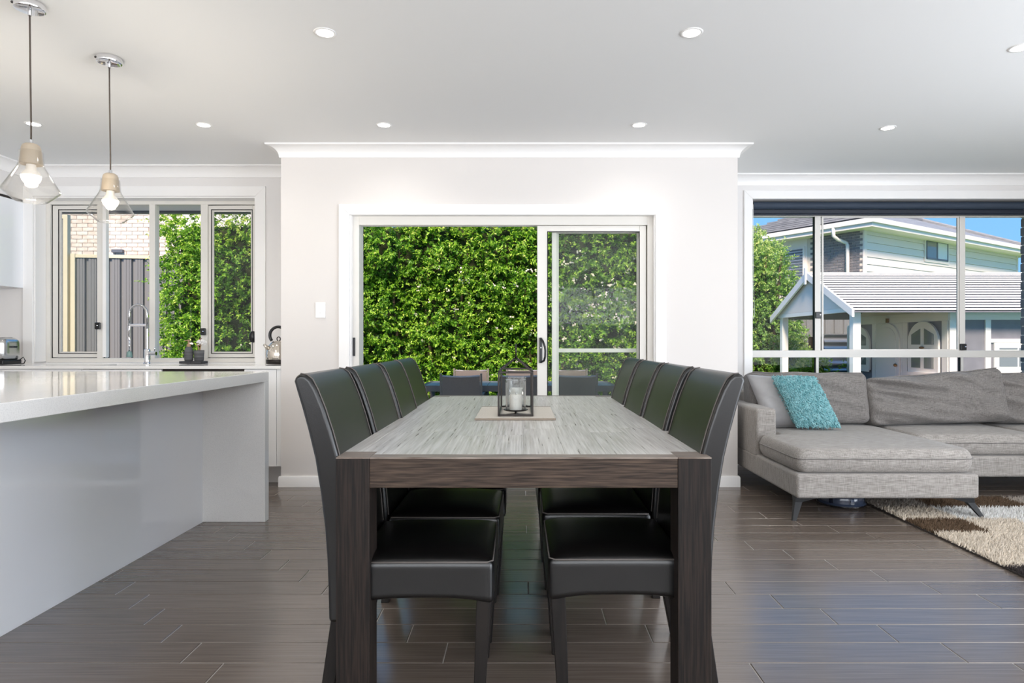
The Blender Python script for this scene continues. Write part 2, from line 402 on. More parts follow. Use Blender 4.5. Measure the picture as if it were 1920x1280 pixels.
# ================================================================== ROOM SHELL
H = 2.58
YD, YK, YL = 4.89, 5.48, 5.76                # dining wall, kitchen wall, living wall
XDL, XDR = -1.823, 1.637
XL, XR, YB = -4.57, 5.0, -3.0
T = .20
def wall_hole(name, x0, x1, y0, y1, holes, m, axis='x', z1=H):
    """wall running along axis with rectangular holes (a0,a1,z0,z1)"""
    b = MB(); cuts = sorted(holes); a = x0 if axis == 'x' else y0; end = x1 if axis == 'x' else y1
    def put(a0, a1, za, zb):
        if a1 - a0 < 1e-4 or zb - za < 1e-4: return
        if axis == 'x': b.box(a0, a1, y0, y1, za, zb)
        else: b.box(x0, x1, a0, a1, za, zb)
    for h in cuts:
        put(a, h[0], 0, z1); put(h[0], h[1], 0, h[2]); put(h[0], h[1], h[3], z1); a = h[1]
    put(a, end, 0, z1)
    return struct(b.build(name, m, fix=False))
wall_hole('wall_back', XDL, XDR, YD, YD + T, [(-1.305, 1.02, 0, 2.07)], M_wall)
wall_hole('wall_back_kitchen', XL, XDL + .17, YK, YK + T, [(-4.14, -2.255, .92, 2.33)], M_wall2)
wall_hole('wall_back_living', XDR - .17, XR + T, YL, YL + T, [(2.057, 4.72, .45, 2.37)], M_wall2)
struct(bx(XDL, XDL + .17, YD + T, YK, 0, H).build('wall_return_kitchen', M_wall2))
struct(bx(XDR - .17, XDR, YD + T, YL, 0, H).build('wall_return_living', M_wall2))
struct(bx(XL - T, XL, YB - T, YK + T, 0, H).build('wall_left', M_wall))
wall_hole('wall_right', XR, XR + T, YB, YL, [(-2.55, 2.75, .08, 2.22)], M_wall2, 'y')
wall_hole('wall_front', XL, XR + T, YB - T, YB, [(-4.15, 3.35, 1.3, 2.34)], M_wall)
struct(bx(XL - T, XR + T, YB - T, 5.96, H, H + .12).build('ceiling', M_ceil))
struct(bx(XL, -4.22, 2.2, YK, 2.30, H).build('wall_bulkhead', M_wall2))

# --- floor: timber-look planks on a grout bed
floor = struct(bx(XL - T, XR + T, YB - T, 5.96, -.12, -.0022).build('floor', M_grout), 'dark timber-look plank floor laid in staggered rows')
PW, PLN, GAP = .15, .90, .0030
def plank_bm(x0, x1, y0, y1, b, z=-.0):
    c = .0024
    b.add([(x0, y0, z - .006), (x1, y0, z - .006), (x1, y1, z - .006), (x0, y1, z - .006), (x0, y0, z - c), (x1, y0, z - c), (x1, y1, z - c), (x0, y1, z - c),
           (x0 + c, y0 + c, z), (x1 - c, y0 + c, z), (x1 - c, y1 - c, z), (x0 + c, y1 - c, z)],
          [(0, 1, 5, 4), (1, 2, 6, 5), (2, 3, 7, 6), (3, 0, 4, 7), (4, 5, 9, 8), (5, 6, 10, 9), (6, 7, 11, 10), (7, 4, 8, 11), (8, 9, 10, 11)])
pb_ = MB(); plank_bm(-PLN / 2 + GAP / 2, PLN / 2 - GAP / 2, -PW / 2 + GAP / 2, PW / 2 - GAP / 2, pb_)
cand = []; rest = []
for j in range(-43, 17):
    y0 = 3.26 + j * PW                       # row [y0, y0+.15]; joint of row j=0 at x=1.38
    if y0 + PW > 5.93 or y0 < YB - .1: continue
    off = 1.38 - j * .15
    k0 = math.floor((XL - off) / PLN); x = off + k0 * PLN
    while x < XR:
        cx, cy = x + PLN / 2, y0 + PW / 2
        a, b_ = max(x, XL - .1), min(x + PLN, XR + .1)
        def pj(X, Y): return VX + X * F / Y, HY + CH * F / Y
        vis = False
        if y0 > 1.6:
            for X in (x + .05, cx, x + PLN - .05):
                u, w_ = pj(X, cy)
                if -10 < u < 1930 and w_ < 1300 and not (X < -1.95 and cy < 3.95) and not (cy > 4.9 and XDL < X < XDR): vis = True
        full = (a == x and b_ == x + PLN)
        (cand if (vis and full) else rest).append((cx, cy, a, b_, y0))
        x += PLN
cand.sort(key=lambda c: c[1])
rest += cand[300:]; cand = cand[:300]
p0 = None
for c in cand:
    if p0 is None:
        p0 = MB(); p0.v = list(pb_.v); p0.f = list(pb_.f)
        p0 = p0.build('plank', M_tile, None, fix=False); o = p0
        o.data.transform(Matrix.Translation(WL[o.name])); 
    else:
        o = p0.copy(); COL.objects.link(o)
    o.parent = floor; o.location = Vector((c[0], c[1], 0)) - WL['floor']
rb = MB()
for c in rest: plank_bm(c[2] + GAP / 2, c[3] - GAP / 2, c[4] + GAP / 2, c[4] + PW - GAP / 2, rb)
ro = rb.build('outlying_plank', M_tile, floor, fix=False); ro['kind'] = 'stuff'

# --- cornice and baseboard swept along the walls
def sweep(name, path, prof, m, i0, i1):
    """profile (d from wall towards the room, z) along path[i0]->path[i1], mitred; room lies to the right of travel"""
    n = len(path)
    def mitre(i):
        p = Vector(path[i]); a = (p - Vector(path[i - 1])).normalized() if i > 0 else None
        b = (Vector(path[i + 1]) - p).normalized() if i < n - 1 else None
        if a is None: a = b
        if b is None: b = a
        na = Vector((a.y, -a.x)); nb = Vector((b.y, -b.x)); mm = (na + nb); mm /= max(1e-6, 1 + na.dot(nb)) 
        return p, mm
    b = MB(); rows = []
    for i in (i0, i1):
        p, mm = mitre(i); rows.append([(p.x + mm.x * d, p.y + mm.y * d, z) for d, z in prof])
    k = len(prof); b.add(rows[0] + rows[1], [(q, (q + 1) % k, k + (q + 1) % k, k + q) for q in range(k)] + [tuple(range(k)), tuple(range(k, 2 * k))[::-1]])
    return struct(b.build(name, m, smooth=True, angle=30))
cpath = [(-4.22, 2.2), (-4.22, YK), (XDL, YK), (XDL, YD), (XDR, YD), (XDR, YL), (XR, YL), (XR, YB)]
cove = [(0, H - .0001), (0, H - .09), (.010, H - .09), (.012, H - .083)] + [(.012 + .07 * (1 - math.cos(t)), H - .083 + .07 * math.sin(t)) for t in [PI / 2 * q / 8 for q in range(1, 9)]] + [(.09, H - .011), (.09, H - .0001)]
for q in range(len(cpath) - 1): sweep('trim_%d' % (q + 1), cpath, cove, M_trim, q, q + 1)
skirt = [(0, 0.0005), (.016, 0.0005), (.016, .07), (.011, .082), (0, .082)]
bp1 = [(XDL, YK - .58), (XDL, YD), (-1.386, YD)]
sweep('baseboard_back_left', bp1, skirt, M_trim, 1, 2)
bp2 = [(1.107, YD), (XDR, YD), (XDR, YL), (XR, YL), (XR, YB)]
sweep('baseboard_back_right', bp2, skirt, M_trim, 0, 1)
sweep('baseboard_return', bp2, skirt, M_trim, 1, 2)
sweep('baseboard_living', bp2, skirt, M_trim, 2, 3)

def architrave(parent, x0, x1, z0, z1, y, w, sides='lrt', t=.018):
    """mitred casing around an opening x0..x1, z0..z1 on the wall face y (room side is -y)"""
    def piece(q):
        b = MB(); b.prism(q, 'y', y - t, y - .0004); b.build('architrave', M_trim, parent, bevel=.003)
    if 'l' in sides: piece([(x0 - w, z0), (x0, z0), (x0, z1), (x0 - w, z1 + w)])
    if 'r' in sides: piece([(x1, z0), (x1 + w, z0), (x1 + w, z1 + w), (x1, z1)])
    if 't' in sides: piece([(x0, z1), (x1, z1), (x1 + w, z1 + w), (x0 - w, z1 + w)])
def ring(b, x0, x1, y0, y1, z0, z1, w, wb=None, wt=None, wl=None, wr=None):
    """rectangular frame as four bars"""
    wb = w if wb is None else wb; wt = w if wt is None else wt; wl = w if wl is None else wl; wr = w if wr is None else wr
    b.box(x0, x0 + wl, y0, y1, z0, z1); b.box(x1 - wr, x1, y0, y1, z0, z1)
    b.box(x0 + wl, x1 - wr, y0, y1, z0, z0 + wb); b.box(x0 + wl, x1 - wr, y0, y1, z1 - wt, z1)
    return b

# --- door_1: sliding glass door, slid open to the right
door = sroot('door_1', (0, YD + .1, 0), 'aluminium sliding glass door slid open onto the patio')
architrave(door, -1.300, 1.012, 0, 2.056, YD, .082)
rv = MB(); rv.box(-1.305, -1.289, YD, YD + T, 0, 2.07); rv.box(1.002, 1.02, YD, YD + T, 0, 2.07); rv.box(-1.289, 1.002, YD, YD + T, 2.056, 2.07)
rv.build('reveal_lining', M_trim, door)
fr = MB(); fr.box(-1.289, -1.243, YD + .045, YD + .175, 0, 2.056); fr.box(.962, 1.002, YD + .045, YD + .175, 0, 2.056); fr.box(-1.243, .962, YD + .045, YD + .175, 2.0, 2.056)
fr.box(-1.243, .962, YD + .045, YD + .175, 0, .02); fr.box(-1.243, .962, YD + .045, YD + .056, 1.99, 2.0); fr.box(-1.243, .962, YD + .10, YD + .11, 1.99, 2.0)
fr.build('door_frame', M_alu, door, bevel=.002)
bx(-1.2895, -1.272, YD + .036, YD + .047, .99, 1.13).build('lock_keeper', M_black, door)
sl = ring(MB(), .120, .955, YD + .062, YD + .096, .022, 1.988, .07, wb=.09, wt=.045, wl=.078, wr=.05).build('sliding_panel', M_alu, door, bevel=.003)
bx(.198, .905, YD + .076, YD + .082, .112, 1.943).build('glass_pane', M_glassd, sl)
ring(MB(), .196, .907, YD + .060, YD + .064, .110, 1.945, .006).build('glazing_seal', M_rubber, sl)
hb = bx(.136, .158, YD + .047, YD + .062, .935, 1.13).build('lock_plate', M_black, sl, bevel=.003)
MB().tube([(.150, YD + .05, 1.122), (.150, YD + .012, 1.118), (.162, YD - .002, 1.10), (.176, YD - .006, 1.06), (.180, YD - .006, 1.03), (.178, YD - .006, .985), (.170, YD - .002, .955), (.150, YD + .012, .945), (.150, YD + .05, .943)], .008, 8).build('pull_handle', M_black, sl, smooth=True)
MB().lathe([(.004, 0), (.004, .006)], (.147, YD + .041, 1.05), 8, True, True).build('lock_cylinder', M_chrome, sl)
fx = ring(MB(), .235, .955, YD + .108, YD + .140, .022, 1.988, .05, wl=.035, wr=.06, wt=.05, wb=.08).build('fixed_panel', M_alu, door, bevel=.002)
bx(.27, .895, YD + .121, YD + .127, .10, 1.94).build('glass_pane', M_glassd, fx)
sp = ring(MB(), .26, .955, YD + .150, YD + .168, .022, 1.988, .03).build('screen_panel', M_alu, door)
bx(.29, .925, YD + .150, YD + .168, 1.015, 1.045).build('middle_rail', M_alu, sp)
bx(.29, .925, YD + .158, YD + .1595, .05, 1.96).build('fly_mesh', M_screen, sp)
struct(bx(-1.305, 1.02, YD + T, YD + .62, -.10, -.015).build('door_step', M_patio))

# --- window_1: kitchen window
win = sroot('window_1', (-3.2, YK + .15, .92), 'white aluminium kitchen window with four lights')
architrave(win, -4.14, -2.255, .912, 2.33, YK, .085, 'lrt')
wf = MB(); y0, y1 = YK + .12, YK + .19
rl = MB(); rl.box(-4.14, -4.128, YK, y0, .925, 2.33); rl.box(-2.267, -2.255, YK, y0, .925, 2.33); rl.box(-4.128, -2.267, YK, y0, 2.318, 2.33); rl.build('reveal_lining', M_trim, win)
ring(wf, -4.128, -2.267, y0, y1, .92, 2.318, .038, wb=.035, wt=.03)
for xa, xb in ((-3.685, -3.635), (-3.232, -3.182), (-2.785, -2.725)): wf.box(xa, xb, y0, y1, .955, 2.288)
wf.build('window_frame', M_alu, win, bevel=.002)
def sash(x0, x1, wl, wr):
    ya, yb = y0 + .014, y0 + .046
    s_ = ring(MB(), x0, x1, ya, yb, .962, 2.282, .04, wb=.034, wt=.036, wl=wl, wr=wr).build('sash', M_alu, win, bevel=.003)
    ring(MB(), x0 - .008, x1 + .002, ya + .004, ya + .012, .956, 2.288, .008).build('seal', M_rubber, s_)
    ring(MB(), x0 + wl, x1 - wr, ya + .008, ya + .02, .996, 2.246, .016).build('glazing_bead', M_alu, s_)
    ring(MB(), x0 + wl - .003, x1 - wr + .003, ya - .0015, ya + .002, .993, 2.249, .006).build('seal', M_rubber, s_)
    bx(x0 + wl, x1 - wr, ya + .02, ya + .024, .996, 2.246).build('glass_pane', M_glassd, s_)
    bx(x0 + wl, x1 - wr, ya + .036, ya + .0375, .996, 2.246).build('fly_mesh', M_screen, s_)
    return s_
s1 = sash(-4.080, -3.634, .052, .012); s2 = sash(-2.724, -2.312, .026, .03)
for xa, xb in ((-3.635, -3.232), (-3.182, -2.785)):
    bx(xa, xb, y0 + .03, y0 + .036, .955, 2.288).build('glass_pane', M_glass, win)
bx(-3.63, -3.60, y0 - .01, y0 + .03, .965, 2.28).build('sash_stile', M_trim, win)
for cx, cz in ((-3.66, 1.235), (-2.75, 1.185)):
    k = bx(cx - .024, cx + .024, y0 - .036, y0 - .0225, cz - .03, cz + .03).build('window_lock', M_black, win, bevel=.006)
    MB().lathe([(.006, 0), (.006, .006)], (cx + .004, y0 - .04, cz), 8, True, True).build('lock_cylinder', M_chrome, k)
MB().lathe([(.001, -.05), (.02, -.045), (.032, -.02), (.034, 0), (.032, .02), (.02, .045), (.001, .05)], (-2.318, y0 - .03, 1.14), 12).build('window_lock', M_black, win, smooth=True)

# --- window_2: living room window with roller blind
wn2 = sroot('window_2', (3.4, YL + .15, .45), 'wide aluminium living room window behind the sofa')
architrave(wn2, 2.057, 4.72, .45, 2.37, YL, .075, 'lrt')
bx(1.98, 4.80, YL - .03, YL, .425, .45).build('sill_board', M_trim, wn2, bevel=.003)
y0, y1 = YL + .13, YL + .195
b = ring(MB(), 2.057, 4.72, y0, y1, .45, 2.37, .02, wt=.13, wb=.05)
b.box(2.077, 4.70, y0 - .01, y1, .955, 1.018)
b.build('window_frame', M_alu, wn2, bevel=.002)
for xm in (2.70, 4.02):
    m_ = MB(); m_.box(xm - .022, xm + .03, y0, y0 + .03, 1.018, 2.24); m_.build('mullion', M_alu, wn2, bevel=.002)
    bx(xm - .026, xm - .012, y0 + .004, y0 + .04, 1.018, 2.24).build('seal', M_rubber, wn2)
    bx(xm - .012, xm + .012, y0, y0 + .03, .50, .955).build('lower_mullion', M_alu, wn2)
    bx(xm - .018, xm - .012, y0 + .004, y0 + .03, .50, .955).build('seal', M_rubber, wn2)
for xa, xb in ((2.077, 2.674), (2.73, 3.994), (4.05, 4.70)):
    bx(xa, xb, y0 + .034, y0 + .039, 1.018, 2.24).build('glass_pane', M_glassd, wn2)
    bx(xa, xb, y0 + .034, y0 + .039, .50, .955).build('glass_pane', M_glass, wn2)
ring(MB(), 2.74, 3.99, y0 - .004, y0 + .01, 1.016, 2.242, .014).build('sash', M_alu, wn2)
for cx, cz in ((2.695, 1.34), (4.015, 1.05)):
    k = bx(cx - .02, cx + .035, y0 - .022, y0 - .002, cz - .03, cz + .03).build('window_lock', M_black, wn2, bevel=.006)
    MB().lathe([(.006, 0), (.006, .006)], (cx + .02, y0 - .027, cz), 8, True, True).build('lock_cylinder', M_chrome, k)
bl = thing('roller_blind', (3.4, YL + .07, 2.25), 'navy roller blind rolled up above the living room window', 'blind')
MB().tube([(2.085, YL + .06, 2.325), (4.70, YL + .06, 2.325)], .034, 20).build('rolled_fabric', M_navy, bl, smooth=True, angle=50)
bx(2.075, 4.705, YL + .083, YL + .089, 2.245, 2.325).build('fabric_drop', M_navyd, bl)
MB().tube([(2.07, YL + .086, 2.252), (4.705, YL + .086, 2.252)], .011, 12).build('bottom_bar', M_navyd, bl, smooth=True, angle=50)
for xx in (2.066, 4.708): bx(xx - .006, xx + .006, YL + .02, YL + .10, 2.285, 2.365).build('bracket', M_trim, bl)
MB().tube([(2.078, YL + .03, 2.33), (2.079, YL + .03, 2.0), (2.083, YL + .032, 1.6), (2.088, YL + .03, 1.33), (2.081, YL + .028, 1.30), (2.074, YL + .03, 1.33), (2.072, YL + .03, 1.7), (2.072, YL + .03, 2.33)], .0016, 6).build('pull_chain', M_trim, bl)

# --- fill_opening / window_4: unseen rear opening added for the fill lamp, and the right-hand glazing
w3 = sroot('fill_opening', (-.4, YB - .1, 1.3)); b = ring(MB(), -4.15, 3.35, YB - .14, YB - .07, 1.3, 2.34, .05)
for xx in (-2.3, -.45, 1.45): b.box(xx - .03, xx + .03, YB - .14, YB - .07, 1.35, 2.29)
b.build('window_frame', M_alu, w3)
w4 = sroot('window_4', (XR + .1, .9, .08)); b = MB()
for yy in (-2.55, -1.24, .07, 1.38, 2.70): b.box(XR + .07, XR + .14, yy, yy + .05, .08, 2.22)
b.box(XR + .07, XR + .14, -2.55, 2.75, .08, .13); b.box(XR + .07, XR + .14, -2.55, 2.75, 2.17, 2.22); b.build('window_frame', M_alu, w4)
for nm, bb in (('sun_block_front', (XL - .7, XR + .9, YB - 2.6, YB - T, 2.4, 2.5)), ('sun_block_right', (XR + T, XR + 2.2, YB - T, 5.5, 2.4, 2.5)),  # front and right overhangs are unseen, added deep to block the sun
               ('eave_kitchen', (XL - .8, -1.655, YK + T, 6.22, 2.36, 2.42)), ('eave_door', (-1.65, 1.465, YD + T, 6.22, 2.36, 2.42)), ('eave_living', (1.469, XR + .9, YL + T, 6.42, 2.36, 2.42))):
    struct(bx(*bb).build(nm, M_soffit))
struct(bx(XL - .8, 1.46, 6.22, 6.30, 2.34, 2.50).build('gutter_kitchen', M_darkwin)); struct(bx(1.47, XR + .9, 6.42, 6.50, 2.35, 2.50).build('gutter_living', M_soffit))

# ================================================================== DINING TABLE
TZ, TX0, TX1, TY0, TY1 = .77, -.530, .542, 1.84, 3.95
tb = thing('dining_table', (.006, 2.9, 0), 'long dark timber dining table with chunky legs and weathered grey top with painted sheen', 'table')
LW = .096
for xx in (TX0, TX1 - LW):
    for yy in (TY0, TY1 - LW):
        bx(xx, xx + LW, yy, yy + LW, 0, TZ - .005).build('leg', M_twood_z, tb, bevel=.002)
        bx(xx, xx + LW, yy, yy + LW, TZ - .0049, TZ).build('corner_board', M_twood_bx, tb, bevel=.001, seg=1)  # thin cap added over the leg, reflected light put into its paler colour
for yy in (TY0, TY1 - .05): bx(TX0 + LW, TX1 - LW, yy + .0015, yy + .05, TZ - .088, TZ - .005).build('end_rail', M_twood_x, tb, bevel=.002); bx(TX0 + LW + .0005, TX1 - LW - .0005, yy, yy + .05, TZ - .0049, TZ).build('border_board', M_twood_bx, tb, bevel=.001, seg=1)
for xx in (TX0, TX1 - .05): bx(xx + .002, xx + .048, TY0 + LW, TY1 - LW, TZ - .088, TZ - .005).build('side_rail', M_twood_x, tb, bevel=.002); bx(xx, xx + .05, TY0 + LW + .0005, TY1 - LW - .0005, TZ - .0049, TZ).build('border_board', M_twood_y, tb, bevel=.001, seg=1)  # border caps over the rails imitate light reflected off the top
ix0, ix1, iy0, iy1 = TX0 + .05, TX1 - .05, TY0 + .05, TY1 - .05
ncol = 8; cw = (ix1 - ix0) / ncol
for i in range(ncol):
    ya = iy0; k = 0
    while ya < iy1 - .01:
        L_ = random.uniform(.35, .7)
        yb = min(iy1, ya + (L_ if k or True else L_))
        if iy1 - yb < .15: yb = iy1
        xa, xb = ix0 + i * cw + .0002, ix0 + (i + 1) * cw - .0002
        ycut0, ycut1 = ya + .0002, yb - .0002
        q = MB()
        if i in (0, ncol - 1) and (ya == iy0 or yb == iy1):       # notch round the leg tops
            xc = TX0 + LW + .001 if i == 0 else TX1 - LW - .001
            yl0 = TY0 + LW + .001 if ya == iy0 else ycut0; yl1 = TY1 - LW - .001 if yb == iy1 else ycut1
            if i == 0: poly = [(xc, ycut0), (xb, ycut0), (xb, ycut1), (xc, ycut1), (xc, yl1), (xa, yl1), (xa, yl0), (xc, yl0)]
            else: poly = [(xa, ycut0), (xc, ycut0), (xc, yl0), (xb, yl0), (xb, yl1), (xc, yl1), (xc, ycut1), (xa, ycut1)]
            pp = [poly[0]]
            for w_ in poly[1:]:
                if (Vector(w_) - Vector(pp[-1])).length > 1e-4: pp.append(w_)
            q.prism(pp, 'z', TZ - .03, TZ)
        else: q.box(xa, xb, ycut0, ycut1, TZ - .03, TZ)
        q.build('top_plank', M_twood_y, tb, bevel=.0005, seg=1)
        ya = yb; k += 1

# ================================================================== DINING CHAIRS (local: faces +X, origin on the floor under the seat centre)
CW = .43
ch = thing('dining_chair', (0, 0, 0), 'x', 'chair', 'black leather dining chairs round the table')
prof = [(.29, -.252, -.185), (.38, -.254, -.182), (.47, -.257, -.183), (.56, -.264, -.190), (.66, -.276, -.203), (.76, -.292, -.221), (.84, -.311, -.243), (.91, -.330, -.266), (.96, -.345, -.286)]
back = [(x0, z) for z, x0, x1 in prof] + [(-.352, .985), (-.349, .999), (-.336, 1.006), (-.318, 1.003), (-.303, .990)]
front = [(x1, z) for z, x0, x1 in prof][::-1]
poly = back + front
b = MB(); n = len(poly); ys = [-CW / 2, -CW / 4, 0, CW / 4, CW / 2]
for y in ys: b.v += [(x, y, z) for x, z in poly]
for q in range(4):
    for i in range(n): b.f.append((q * n + i, q * n + (i + 1) % n, (q + 1) * n + (i + 1) % n, (q + 1) * n + i))
b.f.append(tuple(range(n))); b.f.append(tuple(range(4 * n, 5 * n)))
bk = b.build('backrest', M_leather, ch, smooth=True, bevel=.011, seg=3)
for sgn in (-1, 1):
    pts = [(x1 + .0015, sgn * (CW / 2 - .013), z) for z, x0, x1 in prof[2:]] + [(-.301, sgn * (CW / 2 - .013), .992), (-.318, sgn * (CW / 2 - .013), 1.0045), (-.336, sgn * (CW / 2 - .013), 1.007)]
    MB().tube(pts, .0022, 6).build('seam', M_stitch, bk, smooth=True)
def seatfn(p, u):
    if u[2] > 0: p.z += .022 * u[2] * (1 - u[0] ** 4) * (1 - u[1] ** 4)
    else: p.z += .020 * -u[2] * (1 - abs(u[0]) ** 3)
    return p
seat = MB().rbox(-.184, .225, -CW / 2, CW / 2, .335, .468, .022, 14, seatfn).build('seat', M_leather, ch, smooth=True)
MB().tube([(-.17, -CW / 2 + .004, .462), (.205, -CW / 2 + .004, .462), (.221, -CW / 2 + .02, .462), (.221, CW / 2 - .02, .462), (.205, CW / 2 - .004, .462), (-.17, CW / 2 - .004, .462)], .0026, 6).build('seam', M_stitch, seat, smooth=True)
for sgn in (-1, 1):
    yc = sgn * (CW / 2 - .035)
    def sq(x, y, z, h): return [(x - h, y - h, z), (x + h, y - h, z), (x + h, y + h, z), (x - h, y + h, z)]
    MB().hexa(sq(.178, yc, 0, .016), sq(.196, yc, .36, .022)).build('leg', M_dleg, ch, bevel=.003)
    MB().hexa(sq(-.275, yc, 0, .017), sq(-.222, yc, .31, .024)).build('leg', M_dleg, ch, bevel=.003)
index_children(ch)
left = [(1.86, 'nearest on the left side of the table'), (2.335, 'second from the front on the left side of the table'),
        (2.775, 'third from the front on the left side of the table'), (3.245, 'farthest on the left side, nearest the open door')]
right = [(1.885, 'nearest on the right side of the table'), (2.385, 'second from the front on the right side of the table'),
         (2.835, 'third from the front on the right side of the table'), (3.36, 'farthest on the right side, nearest the door')]
first = True
for side, rows in ((-1, left), (1, right)):
    for i, (yn, lab) in enumerate(rows):
        o = ch if first else copy_tree(ch); first = False
        o.location = (-.306 + [0, .004, .012, .0][i] if side < 0 else .302 - [0, 0, .006, 0][i], yn + CW / 2, 0)
        o.rotation_euler.z = 0 if side < 0 else PI
        o.rotation_euler.z += math.radians([.3, -.4, .5, -.3][i])
        o['label'] = 'black leather high-back dining chair, ' + lab

# ================================================================== LANTERN, MAT, CANDLES
pm = thing('table_mat', (-.03, 2.95, TZ), 'pale woven place mat under the candle lantern', 'mat')
bx(-.197, .143, 2.70, 3.19, TZ + .0005, TZ + .007).build('woven_cloth', M_mat, pm, bevel=.002)
bx(-.197, .143, 2.698, 2.706, TZ + .001, TZ + .009).build('hem', mat('mat_hem', (150, 138, 124), .9), pm, bevel=.002)
bx(-.197, .143, 3.184, 3.192, TZ + .001, TZ + .009).build('hem', MATS['mat_hem'], pm, bevel=.002)
LX, LY, LZ = -.026, 2.955, TZ + .0095
ln = thing('candle_lantern', (LX, LY, LZ), 'dark metal open-frame candle lantern with pitched top on the table', 'lantern')
hw, hl, hh, rr = .0725, .185, .188, .0042
def bar(b, p, q, r=rr):                                        # square bar
    p, q = Vector(p), Vector(q); d = (q - p).normalized(); u = d.cross(Vector((0, 1, 0)) if abs(d.y) < .9 else Vector((1, 0, 0))).normalized(); w = d.cross(u)
    return b.hexa([p + (u * a + w * c) * r for a, c in ((-1, -1), (1, -1), (1, 1), (-1, 1))], [q + (u * a + w * c) * r for a, c in ((-1, -1), (1, -1), (1, 1), (-1, 1))])
b = MB()
for s_ in (-1, 1):
    bar(b, (LX - hw, LY + s_ * hl, LZ + rr), (LX + hw, LY + s_ * hl, LZ + rr)); bar(b, (LX + s_ * hw, LY - hl, LZ + rr), (LX + s_ * hw, LY + hl, LZ + rr))
bar(b, (LX, LY - hl, LZ + rr), (LX, LY + hl, LZ + rr)); b.build('base_frame', M_dmetal, ln, bevel=.001)
b = MB()
for s_ in (-1, 1):
    bar(b, (LX - hw, LY + s_ * hl, LZ + hh), (LX + hw, LY + s_ * hl, LZ + hh)); bar(b, (LX + s_ * hw, LY - hl, LZ + hh), (LX + s_ * hw, LY + hl, LZ + hh))
b.build('top_frame', M_dmetal, ln, bevel=.001)
for s_ in (-1, 1):
    for q in (-1, 1): bar(MB(), (LX + s_ * hw, LY + q * hl, LZ + rr), (LX + s_ * hw, LY + q * hl, LZ + hh)).build('corner_post', M_dmetal, ln, bevel=.001)
apex = (LX, LY, LZ + hh + .058)
for s_ in (-1, 1):
    for q in (-1, 1): bar(MB(), (LX + s_ * hw, LY + q * hl, LZ + hh + .003), apex).build('roof_bar', M_dmetal, ln, bevel=.001)
MB().tube([(LX, LY + .028 * math.sin(a), apex[2] + .03 - .03 * math.cos(a)) for a in [2 * PI * k / 20 for k in range(20)]], .0035, 8, True).build('carry_ring', M_dmetal, ln, smooth=True)
for k, (yy, lab, lab2, ht) in enumerate(((LY - .085, 'front ivory pillar candle in the lantern', 'front clear glass candle cup in the lantern', .068), (LY + .09, 'rear ivory pillar candle in the lantern', 'rear clear glass candle cup in the lantern', .085))):
    MB().lathe([(.002, .002), (.02, .002), (.045, .004), (.054, .008), (.054, .011), (.044, .0075), (.002, .006)], (LX, yy, LZ + .009), 28).build('candle_plate', M_dmetal, ln, smooth=True)
    cz = LZ + .0175
    cd = thing('candle', (LX, yy, cz), lab, 'candle', 'candles in the lantern')
    b = MB(); b.lathe([(.001, 0), (.0272, 0), (.028, .002), (.028, ht - .003), (.026, ht), (.02, ht - .001), (.006, ht - .003), (.001, ht - .003)], (LX, yy, cz), 28); b.build('wax', M_wax, cd, smooth=True)
    MB().tube([(LX, yy, cz + ht - .004), (LX + .001, yy, cz + ht + .003), (LX - .001, yy, cz + ht + .008)], .0009, 5).build('wick', M_black, cd)
    g = thing('glass_cup', (LX, yy, cz), lab2, 'glass cup', 'glass cups in the lantern')
    MB().lathe([(.0425, 0), (.044, .001), (.046, .13), (.0475, .134), (.046, .1355), (.0435, .131), (.0415, .003)], (LX, yy, cz - .0005), 32).build('cup_wall', M_cup, g, smooth=True)

# ================================================================== KITCHEN
# island
IX, IX2, IY0, IY1, IZ = -1.563, -3.45, .75, 3.99, .915
iw = thing('island_worktop', (-2.5, 2.4, 0), 'white stone island worktop with a waterfall end panel', 'worktop')
bx(IX2, IX, IY0, IY1, IZ - .06, IZ).build('slab', M_stone, iw, bevel=.002)
bx(IX2, IX, IY1 - .06, IY1, .0005, IZ - .0602).build('waterfall_panel', M_stone, iw, bevel=.002)
ic = thing('island_cabinet', (-2.6, 2.4, 0), 'glossy white panelled kitchen island cabinet under the stone worktop', 'cabinet')
bx(-1.962, -1.942, IY0 + .02, IY1 - .0605, .0005, IZ - .0605).build('back_panel', M_gloss, ic)
bx(IX2 + .03, -1.963, IY0 + .02, IY1 - .0605, .0005, IZ - .0605).build('carcass', M_cab, ic)
# back bench along the window
BZ = .915
bt = thing('bench_top', (-3.2, 5.18, BZ - .02), 'thin white stone benchtop running under the kitchen window', 'benchtop')
b = MB(); sx0, sx1, sy0, sy1 = -3.324, -2.745, 4.99, 5.30
b.box(XL, sx0, YK - .60, YK, BZ - .022, BZ); b.box(sx1, XDL, YK - .60, YK, BZ - .022, BZ); b.box(sx0, sx1, YK - .60, sy0, BZ - .022, BZ); b.box(sx0, sx1, sy1, YK, BZ - .022, BZ)
b.build('stone_slab', M_stone, bt, fix=False)
sk = thing('kitchen_sink', (-3.0, 5.14, BZ - .2), 'undermount steel sink set in the bench below the tap', 'sink')
b = MB(); b.box(sx0 - .012, sx0, sy0 - .012, sy1 + .012, BZ - .20, BZ - .0225); b.box(sx1, sx1 + .012, sy0 - .012, sy1 + .012, BZ - .20, BZ - .0225)
b.box(sx0, sx1, sy0 - .012, sy0, BZ - .20, BZ - .0225); b.box(sx0, sx1, sy1, sy1 + .012, BZ - .20, BZ - .0225); b.box(sx0 - .012, sx1 + .012, sy0 - .012, sy1 + .012, BZ - .21, BZ - .20)
b.build('bowl', M_steel, sk, fix=False); MB().lathe([(.001, 0), (.04, 0), (.045, .003)], (-3.0, 5.14, BZ - .1995), 16).build('drain', M_chrome, sk)
YF = YK - .585
